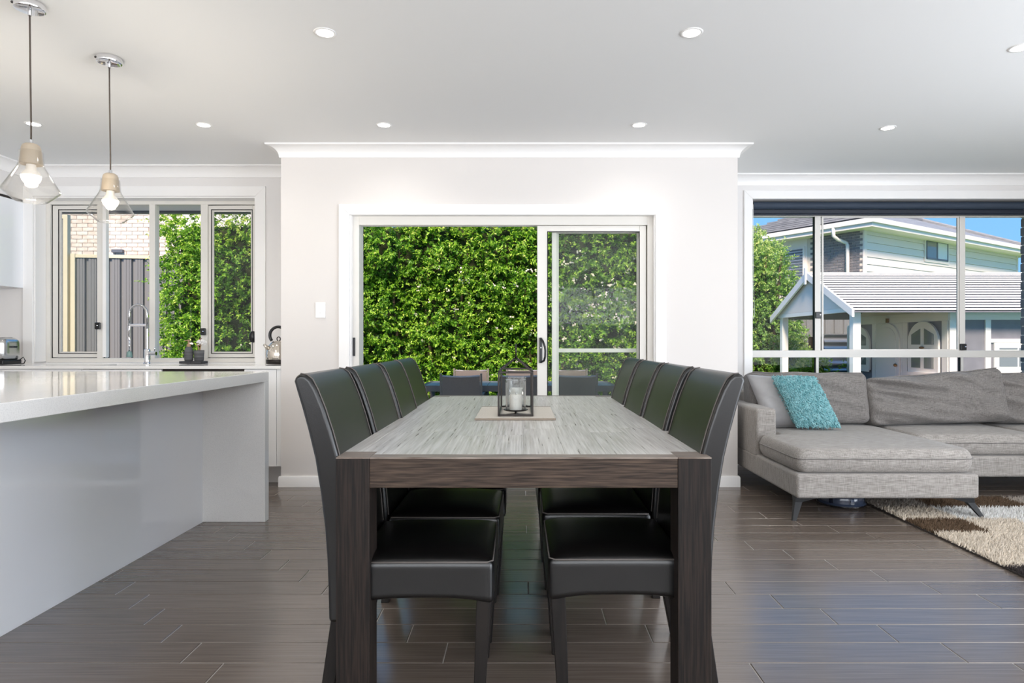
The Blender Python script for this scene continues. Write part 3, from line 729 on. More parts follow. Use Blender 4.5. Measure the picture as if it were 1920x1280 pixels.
def base_unit(x0, x1, name, label, cat, slot=False, filler=False):
    t = thing(name, ((x0 + x1) / 2, 5.2, 0), label, cat, None if name == 'dishwasher' else 'base cabinets under the window')
    bx(x0 + .001, x1 - .001, YF + .02, YK - .001, .15, (BZ - .225 if -3.36 < x0 < -2.7 and not slot else BZ - .0225)).build('carcass', M_cab, t)
    bx(x0 + .001, x1 - .001, YF + .14, YF + .155, .001, .1495).build('kickboard', M_cab, t)
    d = bx(x0 + .0015, x1 - .0015, YF, YF + .0195, .152, BZ - (.058 if slot else .028)).build('door', M_cab, t, bevel=.0015)
    if slot:
        bx(x0 + .004, x1 - .004, YF + .012, YF + .0195, BZ - .056, BZ - .0235).build('handle_recess', M_dmetal, t)
base_unit(-4.56, -3.95, 'base_cabinet', 'white base cabinet under the bench at the far left corner', 'cabinet')
base_unit(-3.95, -3.34, 'base_cabinet', 'white base cabinet left of the sink', 'cabinet')
base_unit(-3.34, -2.73, 'base_cabinet', 'white base cabinet under the sink', 'cabinet')
base_unit(-2.73, -2.105, 'dishwasher', 'white-fronted dishwasher with a dark handle recess right of the sink', 'dishwasher', True)
base_unit(-2.105, -1.86, 'base_cabinet', 'narrow white base cabinet beside the dining wall', 'cabinet')
fl = thing('filler_panel', (-1.841, 5.0, 0), 'slim white filler strip between the narrow cabinet and the wall', 'panel')
bx(-1.859, -1.824, YF + .006, YF + .0195, .152, BZ - .0225).build('upright_strip', M_cab, fl); bx(-1.859, -1.824, YF + .14, YF + .155, .001, .1495).build('kickboard', M_cab, fl)
# wall cabinet at left
wc = thing('wall_cabinet', (-4.4, 5.15, 1.55), 'glossy white wall cabinet at the left edge beside the window', 'cabinet')
bx(XL + .001, -4.24, 4.26, YK - .001, 1.555, 2.275).build('carcass', M_cab, wc)
bx(-4.2395, -4.22, 4.88, YK - .002, 1.553, 2.278).build('door', M_gloss, wc, bevel=.0015); bx(-4.2395, -4.22, 4.261, 4.877, 1.553, 2.278).build('door', M_gloss, wc, bevel=.0015)
bx(XL + .001, -4.235, 4.26, YK - .001, 2.2785, 2.2995).build('shadow_gap', M_dmetal, wc)  # solid dark strip, the gap's shade put into its colour
# tap
tp = thing('kitchen_tap', (-3.11, 5.36, BZ), 'chrome pull-down spring tap standing behind the sink', 'tap')
tx, ty = -3.11, 5.36
MB().lathe([(.001, 0), (.03, 0), (.03, .006), (.024, .01), (.024, .115), (.02, .12), (.013, .122), (.001, .122)], (tx, ty, BZ), 20).build('base', M_chrome, tp, smooth=True, angle=40)
MB().tube([(tx, ty, BZ + .115), (tx, ty, BZ + .30)], .010, 12).build('riser', M_chrome, tp, smooth=True, angle=40)
R_ = .074; arc = [(tx, ty, BZ + .29)] + [(tx - R_ + R_ * math.cos(a), ty, BZ + .41 + R_ * 1.05 * math.sin(a)) for a in [PI * k / 16 for k in range(17)]] + [(tx - 2 * R_, ty, BZ + .30)]
MB().tube(arc, .0105, 12).build('spring_hose', M_steel, tp, smooth=True)
b = MB()
for k in range(2, 34):
    pass
MB().tube([(tx - 2 * R_, ty, BZ + .31), (tx - 2 * R_, ty, BZ + .25), (tx - 2 * R_, ty, BZ + .245), (tx - 2 * R_, ty, BZ + .20)], [.013, .013, .011, .011], 12).build('hose_grip', M_chrome, tp, smooth=True, angle=40)
MB().tube([(tx - 2 * R_, ty, BZ + .20), (tx - 2 * R_, ty, BZ + .10)], .006, 10).build('lower_hose', M_chrome, tp, smooth=True)
MB().lathe([(.001, 0), (.022, 0), (.024, .004), (.019, .04), (.012, .05), (.001, .05)], (tx - 2 * R_, ty, BZ + .055), 16).build('spray_head', M_tealg, tp, smooth=True, angle=40)
bx(tx - 2 * R_, tx, ty - .008, ty + .008, BZ + .31, BZ + .33).build('docking_arm', M_chrome, tp, bevel=.004)
MB().tube([(tx + .015, ty, BZ + .085), (tx + .075, ty, BZ + .085)], .016, 12).build('mixer_body', M_chrome, tp, smooth=True, angle=40)
MB().tube([(tx + .06, ty, BZ + .09), (tx + .075, ty - .02, BZ + .135)], .005, 8).build('lever', M_chrome, tp, smooth=True)
# tray with bottle and pot
TXc, TYc = -2.735, 5.385
ty_ = thing('slate_tray', (TXc, TYc, BZ), 'dark slate tray on the bench under the window', 'tray')
bx(TXc - .094, TXc, TYc - .06, TYc + .06, BZ + .001, BZ + .022).build('tray_half', M_slate, ty_, bevel=.004); bx(TXc + .0005, TXc + .09, TYc - .06, TYc + .06, BZ + .001, BZ + .022).build('tray_half', M_slate, ty_, bevel=.004)
bo = thing('soap_bottle', (TXc - .04, TYc, BZ + .0225), 'charcoal ceramic soap dispenser with a wooden pump on the tray', 'soap dispenser')
MB().lathe([(.001, 0), (.030, 0), (.034, .01), (.035, .05), (.033, .085), (.026, .108), (.017, .118), (.001, .119)], (TXc - .042, TYc, BZ + .0225), 24).build('bottle', M_grey, bo, smooth=True)
MB().lathe([(.001, 0), (.016, 0), (.016, .02), (.007, .024), (.007, .045), (.012, .047), (.012, .058), (.001, .06)], (TXc - .042, TYc, BZ + .141), 14).build('pump', M_tan, bo, smooth=True, angle=40)
MB().tube([(TXc - .042, TYc, BZ + .194), (TXc - .075, TYc - .01, BZ + .193)], .0035, 8).build('spout', M_tan, bo)
MB().tube([(TXc - .030, TYc + .01, BZ + .16), (TXc - .032, TYc + .015, BZ + .47)], .0017, 6).build('glass_stem', M_cup, bo)
po = thing('brush_pot', (TXc + .045, TYc, BZ + .0225), 'charcoal ceramic pot on the tray beside the soap dispenser', 'pot')
MB().lathe([(.001, 0), (.033, 0), (.036, .004), (.041, .088), (.0415, .09), (.038, .09), (.034, .01), (.001, .008)], (TXc + .043, TYc, BZ + .0225), 24).build('pot_wall', M_grey, po, smooth=True, angle=40)
br = thing('dish_brush', (TXc + .05, TYc, BZ + .03), 'white round-bristled dish brush standing in the pot', 'brush')
MB().tube([(TXc + .04, TYc, BZ + .035), (TXc + .06, TYc, BZ + .16)], .004, 8).build('handle', M_tan, br)
b = MB()
for k in range(60):
    d = Vector((random.gauss(0, 1), random.gauss(0, 1), random.gauss(.3, .7))).normalized(); c_ = Vector((TXc + .065, TYc, BZ + .175))
    b.tube([c_, c_ + Vector((d.x * .042, d.y * .035, d.z * .03))], [.004, .0035], 5)
b.build('bristles', M_bristle, br)
b2 = thing('bottle_brush', (TXc + .02, TYc, BZ + .03), 'tan scrubbing brush leaning in the pot', 'brush')
MB().tube([(TXc + .045, TYc + .018, BZ + .035), (TXc + .02, TYc + .03, BZ + .15)], .005, 8).build('handle', M_tan, b2)
MB().prism([(TXc + .005, BZ + .145), (TXc + .045, BZ + .15), (TXc + .048, BZ + .215), (TXc + .030, BZ + .20)], 'y', TYc + .018, TYc + .042).build('fibre_head', M_tan, b2, bevel=.004)
# kettle
KX, KY = -1.965, 5.22
kt = thing('kettle', (KX, KY, BZ), 'polished dome kettle with a black ring handle, half hidden by the wall', 'kettle')
MB().lathe([(.001, .004), (.092, .004), (.096, .012), (.096, .04), (.001, .041)], (KX, KY, BZ), 36).build('power_base', M_dmetal, kt, smooth=True, angle=40)
MB().lathe([(.095, .041), (.097, .08), (.092, .115), (.08, .15), (.06, .175), (.035, .19), (.001, .194)], (KX, KY, BZ), 36).build('body', mat('champagne_chrome', (228, 220, 208), .08, metal=1), kt, smooth=True)
MB().tube([(KX + .014 * math.cos(a), KY, BZ + .206 + .016 * math.sin(a)) for a in [2 * PI * k / 16 for k in range(16)]], .004, 8, True).build('lid_knob', M_dmetal, kt, smooth=True)
MB().tube([(KX - .003 + .068 * math.cos(a), KY, BZ + .235 + .068 * math.sin(a)) for a in [math.radians(-40 + 260 * k / 20) for k in range(21)]], .012, 10).build('handle', M_black, kt, smooth=True)
MB().tube([(KX - .06, KY - .06, BZ + .13), (KX - .085, KY - .085, BZ + .16)], [.018, .010], 10).build('spout', MATS['champagne_chrome'], kt, smooth=True)
# toaster
TQ = -4.035
to = thing('toaster', (-4.16, 5.12, BZ), 'brushed steel toaster at the far left end of the bench', 'toaster')
MB().rbox(-4.31, TQ, 5.02, 5.22, BZ + .032, BZ + .215, .045, 10).build('shell', M_steel, to, smooth=True)
bx(-4.305, TQ - .003, 5.025, 5.215, BZ + .004, BZ + .04).build('base', M_black, to, bevel=.008)
bx(-4.28, TQ - .04, 5.075, 5.10, BZ + .205, BZ + .2165).build('bread_slot', M_black, to); bx(-4.28, TQ - .04, 5.14, 5.165, BZ + .205, BZ + .2165).build('bread_slot', M_black, to)
bx(TQ - .002, TQ + .022, 5.10, 5.14, BZ + .135, BZ + .15).build('lever', M_black, to, bevel=.004)
MB().tube([(TQ - .01, 5.19, BZ + .03), (TQ + .02, 5.2, BZ + .06), (TQ + .028, 5.21, BZ + .03), (TQ + .01, 5.22, BZ + .008), (TQ - .05, 5.26, BZ + .006)], .004, 8).build('power_cord', M_black, to, smooth=True)
# light switch
ls = thing('light_switch', (-1.522, YD, 1.335), 'white wall switch plate on the dining wall left of the door', 'switch')
bx(-1.5605, -1.4845, YD - .009, YD - .0005, 1.278, 1.396).build('plate', M_trim, ls, bevel=.003)
bx(-1.529, -1.515, YD - .013, YD - .009, 1.345, 1.365).build('rocker', M_trim, ls, bevel=.002); bx(-1.529, -1.515, YD - .013, YD - .009, 1.315, 1.335).build('rocker', M_trim, ls, bevel=.002)

# ================================================================== CEILING LIGHTS
def downlight(x, y, label):
    t = thing('downlight', (x, y, H), label, 'downlight', 'recessed ceiling downlights')
    MB().lathe([(.039, 0), (.041, -.004), (.052, -.003), (.054, 0)], (x, y, H - .0002), 28).build('trim_ring', M_trim, t, smooth=True)
    MB().lathe([(.001, -.0025), (.040, -.0025)], (x, y, H - .0002), 28).build('lens', M_lens, t)
    l = lamp('downlight_lamp', 'SPOT', (0, 0, -.012), energy=DOWN_W, spot_size=math.radians(150), spot_blend=.9, shadow_soft_size=.045, color=(1.0, .975, .94)); l.parent = t
for x, y, lab in ((-.942, 3.093, 'recessed round downlight above the left side of the dining table'), (.815, 3.093, 'recessed round downlight above the right side of the dining table'),
                  (2.513, 3.25, 'recessed round downlight at the right edge of the ceiling'), (-3.32, 4.39, 'recessed round downlight far left behind the pendant cord'),
                  (-2.172, 4.41, 'recessed round downlight in front of the kitchen window'), (-.941, 4.41, 'recessed round downlight before the door, left of centre'),
                  (.803, 4.41, 'recessed round downlight before the door, right of centre'), (2.537, 4.47, 'recessed round downlight above the grey sofa')):
    downlight(x, y, lab)
def pendant(x, y, zb, label):
    t = thing('pendant_lamp', (x, y, H), label, 'pendant light', 'glass pendants over the island')
    MB().lathe([(.001, -.026), (.052, -.028), (.058, -.026), (.060, -.02), (.060, -.0005), (.001, -.0005)], (x, y, H), 32).build('ceiling_rose', M_chrome, t, smooth=True, angle=40)
    MB().lathe([(.001, -.052), (.007, -.052), (.007, -.027), (.001, -.027)], (x, y, H), 12).build('cord_grip', M_steel, t, smooth=True, angle=40)
    MB().sphere((x - .045, y - .041, H - .013), .006, 8, 6).build('screw', M_dmetal, t)
    MB().tube([(x, y, H - .05), (x + .002, y, H - .25), (x + .006, y, zb + .34), (x + .006, y, zb + .272)], .0035, 8).build('cord', M_cord, t, smooth=True)
    x += .006
    MB().lathe([(.001, .252), (.008, .252), (.008, .272), (.001, .272)], (x, y, zb), 12).build('cord_cap', M_steel, t, smooth=True, angle=40)
    MB().lathe([(.001, .255), (.022, .254), (.032, .247), (.036, .235), (.043, .165), (.042, .163), (.001, .163)], (x, y, zb), 32).build('lamp_cap', M_cap, t, smooth=True, angle=40)
    g = [(.0405, .222), (.0435, .22), (.0475, .165), (.052, .152), (.106, .055), (.108, .048), (.106, .043), (.062, .003), (.056, 0)]
    MB().lathe(g + [(r - .003, z + .001) for r, z in g[::-1]], (x, y, zb), 40).build('glass_shade', M_pglass, t, smooth=True, angle=35)
    bl_ = MB().lathe([(.001, .075), (.02, .079), (.033, .092), (.038, .108), (.038, .114)], (x, y, zb), 24).build('bulb', M_bulb, t, smooth=True)
    MB().lathe([(.038, .114), (.03, .13), (.02, .14), (.018, .163)], (x, y, zb), 24).build('bulb_collar', M_bulbn, bl_, smooth=True)
    l = lamp('pendant_bulb_lamp', 'POINT', (.006, 0, zb - H + .05), energy=PEND_W, shadow_soft_size=.03, color=(1, .9, .76)); l.parent = t
pendant(-2.157, 2.83, 1.712, 'clear glass cone pendant lamp nearest the camera over the island')
pendant(-2.153, 3.37, 1.722, 'clear glass cone pendant lamp nearer the kitchen window')

# ================================================================== SOFA
so = thing('sectional_sofa', (3.2, 4.9, 0), 'grey linen corner sofa with a chaise under the living room window', 'sofa')
SX0, SX1, SXE = 1.686, 2.81, 4.76
SZ0, SZ1 = .136, .286
def soft(b, nm, m=None, bevel=.02, seg=4): return b.build(nm, m or M_linen, so, smooth=True, bevel=bevel, seg=seg)
soft(bx(SX0, SX1, 3.955, 5.50, SZ0, SZ1), 'chaise_base'); soft(bx(SX1 + .001, SXE, 4.58, 5.50, SZ0, SZ1), 'seat_base')
soft(bx(SX0 + .001, 1.838, 4.645, 5.495, SZ1 - .02, .617), 'armrest', bevel=.025)
soft(bx(1.8385, SXE, 5.30, 5.499, SZ1 + .001, .69), 'back_frame')
soft(bx(4.62, SXE - .001, 4.60, 5.2995, SZ1 + .001, .617), 'armrest', bevel=.025)
def cushion(poly, z0, z1, nm, crown=.012, r=.055):
    """thick seat cushion of any plan outline with a rounded edge and piping"""
    b = MB(); n_ = len(poly); poly = [Vector(p) for p in poly]
    def inset(d):
        out = []
        for i in range(n_):
            a = (poly[i] - poly[i - 1]).normalized(); c = (poly[(i + 1) % n_] - poly[i]).normalized()
            na, nc = Vector((-a.y, a.x)), Vector((-c.y, c.x)); m_ = (na + nc) / (1 + na.dot(nc)); out.append(poly[i] + m_ * d)
        return out
    def roundc(pl, rad, k=5):
        out = []
        for i in range(n_):
            p = pl[i]; a = (pl[i - 1] - p).normalized(); c = (pl[(i + 1) % n_] - p).normalized()
            p0, p1 = p + a * rad, p + c * rad
            for j in range(k + 1):
                t = j / k; out.append((1 - t) ** 2 * p0 + 2 * t * (1 - t) * p + t * t * p1)
        return out
    rings = []; hgt = z1 - z0
    for q in range(13):
        a = PI * q / 12; rad = r
        d = rad * (1 - math.sin(a)) ; z = z0 + hgt * (1 - math.cos(a)) / 2 * 1.0
        rings.append([(p.x, p.y, z) for p in roundc(inset(d * .8), .07)])
    for dd, dz in ((.12, crown * .55), (.22, crown)): rings.append([(p.x, p.y, z1 + dz) for p in roundc(inset(r * .8 + dd), .05)])
    k = len(rings[0]); vs_ = [v for rg in rings for v in rg]
    b.add(vs_, [(i * k + j, i * k + (j + 1) % k, (i + 1) * k + (j + 1) % k, (i + 1) * k + j) for i in range(len(rings) - 1) for j in range(k)] + [tuple(range(k))[::-1], tuple(range((len(rings) - 1) * k, len(rings) * k))])
    o = b.build(nm, M_linen, so, smooth=True)
    MB().tube([(p[0], p[1], p[2]) for p in [(q.x, q.y, z0 + hgt * .60) for q in roundc(inset(-.001), .07)]], .004, 6, True).build('piping', M_linen2, o, smooth=True)
    return o
cushion([(SX0 + .004, 3.965), (SX1 - .012, 3.965), (SX1 - .012, 5.29), (1.842, 5.29), (1.842, 4.635), (SX0 + .004, 4.635)], SZ1 + .001, .438, 'chaise_cushion', .008, .05)
cushion([(SX1 - .006, 4.59), (3.72, 4.59), (3.72, 5.29), (SX1 - .006, 5.29)], SZ1 + .001, .438, 'seat_cushion', .008, .05)
cushion([(3.724, 4.59), (4.612, 4.59), (4.612, 5.29), (3.724, 5.29)], SZ1 + .001, .438, 'seat_cushion', .008, .05)
def back_cushion(xa, xb, yc, zc, h, t, tilt, roll, seed, wr=.012, slump=.0, cornr=.0):
    M = Matrix.Translation((0, 0, 0)) @ Matrix.Translation(((xa + xb) / 2, yc, zc)) @ Matrix.Rotation(roll, 4, 'Y') @ Matrix.Rotation(tilt, 4, 'X')
    w = xb - xa
    def fn(p, u):
        e = (1 - abs(u[0]) ** 4) * (1 - abs(u[2]) ** 4)
        p.y += math.copysign(.035 * e, u[1]) if abs(u[1]) > .3 else 0
        nz = mnoise.noise(Vector((u[0] * 1.6 + seed, u[2] * 3.0 + u[0] * 1.5 + seed, seed)))
        fold = math.sin((u[2] * 9 + u[0] * 6 + seed) + 2 * nz) * math.exp(-((u[0] + .8) / .5) ** 2)
        p.y += (-wr * nz * 1.6 - wr * .9 * fold) * (1 if u[1] < 0 else 0) * (1 - abs(u[0]) ** 8)
        p.z += .014 * mnoise.noise(Vector((u[0] * 2.5 + seed * 2, seed, .3))) * (1 if u[2] > .5 else 0)
        p.z -= slump * (1 - u[0] ** 2) * max(0, u[2]) - cornr * u[0] * max(0, u[2])
        return p
    o = MB().rbox(-w / 2, w / 2, -t / 2, t / 2, -h / 2, h / 2, .05, 36, fn, M).build('back_cushion', M_linen2, so, smooth=True)
    pts = []
    for a, c in [(-1, -1), (1, -1), (1, 1), (-1, 1)]: pass
    per = [(-.93 + 1.86 * k / 20, .985) for k in range(21)]
    MB().tube([M @ (Vector((u * w / 2, -t / 2 + .028, 0)) + Vector((0, 0, (h / 2 - .004) + .014 * mnoise.noise(Vector((u * 2.5 + seed * 2, seed, .3))) - slump * (1 - u * u) + cornr * u))) for u, v in per], .0045, 6).build('piping', M_linen2, o, smooth=True)
    return o
back_cushion(1.80, 2.735, 5.16, .645, .40, .20, math.radians(-10), 0, 1.3, .016)
back_cushion(2.72, 3.80, 5.13, .648, .40, .20, math.radians(-12), math.radians(-2.0), 4.1, .040, .01, .03)
back_cushion(3.74, 4.60, 5.17, .640, .40, .20, math.radians(-10), math.radians(1), 7.7, .03)
def sofa_leg(x, y, dx, dy, z0=0.0):
    q = MB(); b_ = [(x + dx * .03 - .012, y + dy * .03 - .010, z0), (x + dx * .03 + .012, y + dy * .03 - .010, z0), (x + dx * .03 + .012, y + dy * .03 + .010, z0), (x + dx * .03 - .012, y + dy * .03 + .010, z0)]
    xs = sorted((x + dx * .005, x - dx * .15)); ys_ = sorted((y, y - dy * .06))
    xm = sorted((x + dx * .01, x - dx * .035)); ym = sorted((y, y - dy * .035))
    q.hexa(b_, [(xm[0], ym[0], .105), (xm[1], ym[0], .105), (xm[1], ym[1], .105), (xm[0], ym[1], .105)])
    q.hexa([(xm[0], ym[0], .105), (xm[1], ym[0], .105), (xm[1], ym[1], .105), (xm[0], ym[1], .105)], [(xs[0], ys_[0], SZ0), (xs[1], ys_[0], SZ0), (xs[1], ys_[1], SZ0), (xs[0], ys_[1], SZ0)])
    q.build('leg', M_legm, so, fix=False)
sofa_leg(1.705, 4.0, -1, -1); sofa_leg(2.79, 3.985, 1, -1, .024); sofa_leg(1.72, 5.45, -1, 1); sofa_leg(4.72, 5.45, 1, 1); sofa_leg(4.72, 4.62, 1, -1)
# scatter cushions
gp = thing('scatter_cushion', (2.0, 5.0, .45), 'plain grey satin scatter cushion leaning in the sofa corner', 'cushion', 'scatter cushions on the sofa')
SHR = lambda k: Matrix(((1, 0, k, 0), (0, 1, 0, 0), (0, 0, 1, 0), (0, 0, 0, 1)))
Mg = Matrix.Translation((1.985, 4.955, .640)) @ Matrix.Rotation(math.radians(-12), 4, 'Z') @ Matrix.Rotation(math.radians(-16), 4, 'X') @ SHR(-.28)
MB().pillow(.36, .42, .13, Mg, 24, .012, 2.2).build('cover', M_satin, gp, smooth=True)
tp_ = thing('scatter_cushion', (2.17, 4.85, .45), 'turquoise shaggy scatter cushion leaning on the grey sofa', 'cushion', 'scatter cushions on the sofa')
Mt = Matrix.Translation((2.125, 4.835, .650)) @ Matrix.Rotation(math.radians(-6), 4, 'Z') @ Matrix.Rotation(math.radians(-20), 4, 'X') @ SHR(-.36)
MB().pillow(.315, .40, .12, Mt, 20).build('cover', M_teal, tp_, smooth=True)
b = MB()
for k in range(6500):
    a, c = random.uniform(-.97, .97), random.uniform(-.97, .97); sg = -1 if k % 5 else 1
    e = (1 - abs(a) ** 2.6) ** .5 * (1 - abs(c) ** 2.6) ** .5
    p = Vector((a * .315 / 2, sg * .06 * e, c * .20)); nrm = Vector((a * .5, sg * 1.0, c * .5)).normalized()
    j = Vector((random.gauss(0, .5), random.gauss(0, .3), random.gauss(-.35, .5)))
    d = (nrm + j).normalized(); L_ = random.uniform(.010, .017); q = p + d * L_ * .6; q2 = q + (d + Vector((0, 0, -.7))).normalized() * L_ * .5
    b.tube([Mt @ p, Mt @ q, Mt @ q2], [.0027, .0029, .0016], 4)
b.build('shag_pile', M_teal, tp_, fix=False, smooth=True)['kind'] = 'stuff'
# tub under the chaise
tu = thing('plastic_tub', (2.165, 4.37, 0), 'low round smoky plastic tub pushed under the chaise', 'tub')
MB().lathe([(.001, .004), (.135, .004), (.150, .012), (.150, .02), (.140, .03), (.140, .075), (.132, .085), (.10, .092), (.001, .094)], (2.165, 4.37, 0), 32).build('bowl', mat('navy_plastic', (52, 60, 78), .15, spec=.6), tu, smooth=True, angle=40)
MB().lathe([(.153, .008), (.156, .012), (.153, .018), (.150, .012)], (2.165, 4.37, 0), 32).build('rim', M_smoke, tu, smooth=True)
for k in range(7):
    a = 2 * PI * k / 7; bx(-.012, .012, -.004, .004, .03, .07, Matrix.Translation((2.165, 4.37, 0)) @ Matrix.Rotation(a, 4, 'Z') @ Matrix.Translation((0, -.143, 0))).build('clip', M_smoke, tu)

# ================================================================== RUG
RX0, RX1, RY0, RY1 = 2.335, 4.65, 1.9, 4.48
rg = thing('shag_rug', (3.5, 3.2, 0), 'cream brown and charcoal patchwork shag rug before the sofa', 'rug')
bx(RX0, RX1, RY0, RY1, .0008, .009).build('backing', M_rugbase, rg)
CC = {'W': (232, 230, 226), 'C': (222, 208, 190), 'B': (98, 80, 64), 'K': (72, 66, 66), 'G': (168, 158, 148)}
rowsc = ['GBBGCKW', 'CWWKGCW', 'BCWWKBC', 'CCKKWCG', 'CCCKBWW', 'KKWCCGB', 'WCCBKKC', 'BGWWCCK', 'CCKBWGC', 'KWCCGBW']
NT = 90000
tx_ = rng.uniform(RX0 + .004, RX1 - .004, NT); tyy = RY1 - .004 - (RY1 - RY0 - .01) * rng.uniform(0, 1, NT) ** 1.0
keep = (tx_ < 3.9)
tx_, tyy = tx_[keep], tyy[keep]; n = len(tx_)
jx = tx_ + rng.normal(0, .008, n); jy = tyy + rng.normal(0, .008, n)
ci = np.clip(((jx - RX0) / .332).astype(int), 0, 6); cj = np.clip(((RY1 - jy) / .2735).astype(int), 0, 9)
cols = np.array([lin(CC[rowsc[j][i]]) for i, j in zip(ci, cj)]) * rng.uniform(.75, 1.15, (n, 1))
ang = rng.uniform(0, 2 * PI, n); hgt = rng.uniform(.018, .032, n); wd = .0045
bp_ = np.stack([tx_, tyy, np.full(n, .008)], 1); sd = np.stack([np.cos(ang), np.sin(ang), np.zeros(n)], 1) * wd
ln_ = np.stack([rng.normal(0, .010, n), rng.normal(-.002, .010, n), hgt], 1)
sd2 = np.stack([-np.sin(ang), np.cos(ang), np.zeros(n)], 1) * wd
V = np.stack([bp_ - sd, bp_ + sd, bp_ + sd2 * 1.6, bp_ + ln_], 1).reshape(-1, 3) - np.array(WL[rg.name])
me = bpy.data.meshes.new('shag_pile'); me.vertices.add(4 * n); me.vertices.foreach_set('co', V.ravel())
ix = np.arange(n)[:, None] * 4; fc = np.concatenate([ix + np.array(q) for q in ([0, 1, 3], [1, 2, 3], [2, 0, 3])], 1).ravel().astype(np.int32)
me.loops.add(9 * n); me.loops.foreach_set('vertex_index', fc); me.polygons.add(3 * n); me.polygons.foreach_set('loop_start', np.arange(3 * n, dtype=np.int32) * 3)
at = me.attributes.new('yarn', 'FLOAT_COLOR', 'POINT'); at.data.foreach_set('color', np.repeat(np.concatenate([cols, np.ones((n, 1))], 1), 4, axis=0).astype(np.float32).ravel())
me.update(); me.validate(); me.materials.append(M_yarn)
o = bpy.data.objects.new('shag_pile', me); COL.objects.link(o); o.parent = rg; o['kind'] = 'stuff'
b = MB(); b.box(3.9, RX1, RY0, RY1, .009, .026); b.build('outlying_pile', mat('rug_far', (200, 188, 172), .95, c2=(110, 96, 84), nscale=3), rg)['kind'] = 'stuff'

# ================================================================== OUTDOORS
GZ = -.13
struct(bx(-12, 3.4, 5.0, 9.0, GZ - .1, GZ).build('patio', M_patio))
struct(bx(-40, 60, 4.9, 70, GZ - .3, GZ - .1005).build('ground_soil', M_soil))
struct(bx(3.41, 30, 6.0, 30, GZ - .1, GZ - .002).build('lawn_bed', M_grass))

# outdoor dining set
def slat_table(x0, x1, y0, y1, z):
    t = thing('outdoor_table', ((x0 + x1) / 2, (y0 + y1) / 2, GZ), 'charcoal slatted outdoor dining table on the patio', 'table')
    ns = 18; w = (x1 - x0 - .1) / ns
    for k in range(ns): bx(x0 + .05 + k * w + .003, x0 + .05 + (k + 1) * w - .003, y0 + .05, y1 - .05, z - .022, z).build('slat', M_outt, t)
    ring_ = MB(); ring_.box(x0, x1, y0, y0 + .048, z - .07, z); ring_.box(x0, x1, y1 - .048, y1, z - .07, z); ring_.box(x0, x0 + .048, y0 + .048, y1 - .048, z - .07, z); ring_.box(x1 - .048, x1, y0 + .048, y1 - .048, z - .07, z)
    ring_.build('frame', M_outc, t, bevel=.003)
    for xx in (x0 + .002, x1 - .062):
        for yy in (y0 + .002, y1 - .062): bx(xx, xx + .06, yy, yy + .06, GZ, z - .0705).build('leg', M_outc, t)
slat_table(-1.19, 1.12, 7.55, 8.45, .583)
oc = thing('outdoor_chair', (0, 0, 0), 'x', 'chair', 'charcoal sling chairs on the patio')     # local: faces +Y, origin at floor under seat
for s_ in (-1, 1):
    MB().tube([(s_ * .225, -.20, .40), (s_ * .225, -.255, .62), (s_ * .225, -.285, .872)], .016, 4).build('back_post', M_outc, oc)
    MB().tube([(s_ * .225, -.20, .41), (s_ * .225, -.27, 0)], .015, 4).build('leg', M_outc, oc); MB().tube([(s_ * .225, .22, .62), (s_ * .225, .24, 0)], .015, 4).build('leg', M_outc, oc)
    bx(s_ * .225 - .022, s_ * .225 + .022, -.25, .26, .62, .64).build('armrest', M_outc, oc, bevel=.004)
    bx(s_ * .225 - .012, s_ * .225 + .012, -.2, .22, .39, .42).build('seat_rail', M_outc, oc)
MB().tube([(-.21, -.285, .845), (-.1, -.293, .838), (0, -.296, .836), (.1, -.293, .838), (.21, -.285, .845)], .011, 8).build('top_rail', mat('pale_rail', (150, 148, 152), .4), oc, smooth=True)
MB().add([(-.21, -.205, .44), (.21, -.205, .44), (.21, -.255, .62), (-.21, -.255, .62), (.21, -.283, .845), (-.21, -.283, .845), (-.21, -.213, .44), (.21, -.213, .44), (.21, -.263, .62), (-.21, -.263, .62), (.21, -.291, .845), (-.21, -.291, .845)],
         [(0, 1, 2, 3), (3, 2, 4, 5), (7, 6, 9, 8), (8, 9, 11, 10), (0, 6, 7, 1), (5, 4, 10, 11)]).build('back_sling', M_sling, oc)
bx(-.21, .21, -.2, .22, .405, .412).build('seat_sling', M_sling, oc)
index_children(oc); firsto = True
for x, y, rz, lab in ((-.675, 7.47, 0, 'charcoal sling chair with its back to the open door, leftmost'), (-.03, 7.47, 0, 'charcoal sling chair with its back to us, behind the lantern'),
                      (.615, 7.47, 0, 'charcoal sling chair seen through the sliding glass panel, near side of table'), (-.67, 8.30, PI, 'charcoal sling chair across the outdoor table by the hedge, leftmost'),
                      (.03, 8.30, PI, 'charcoal sling chair across the outdoor table, partly behind the lantern top'), (.64, 8.30, PI, 'charcoal sling chair across the outdoor table, seen through the glass panel')):
    o = oc if firsto else copy_tree(oc); firsto = False
    o.location = (x, y, GZ); o.rotation_euler.z = rz; o['label'] = lab

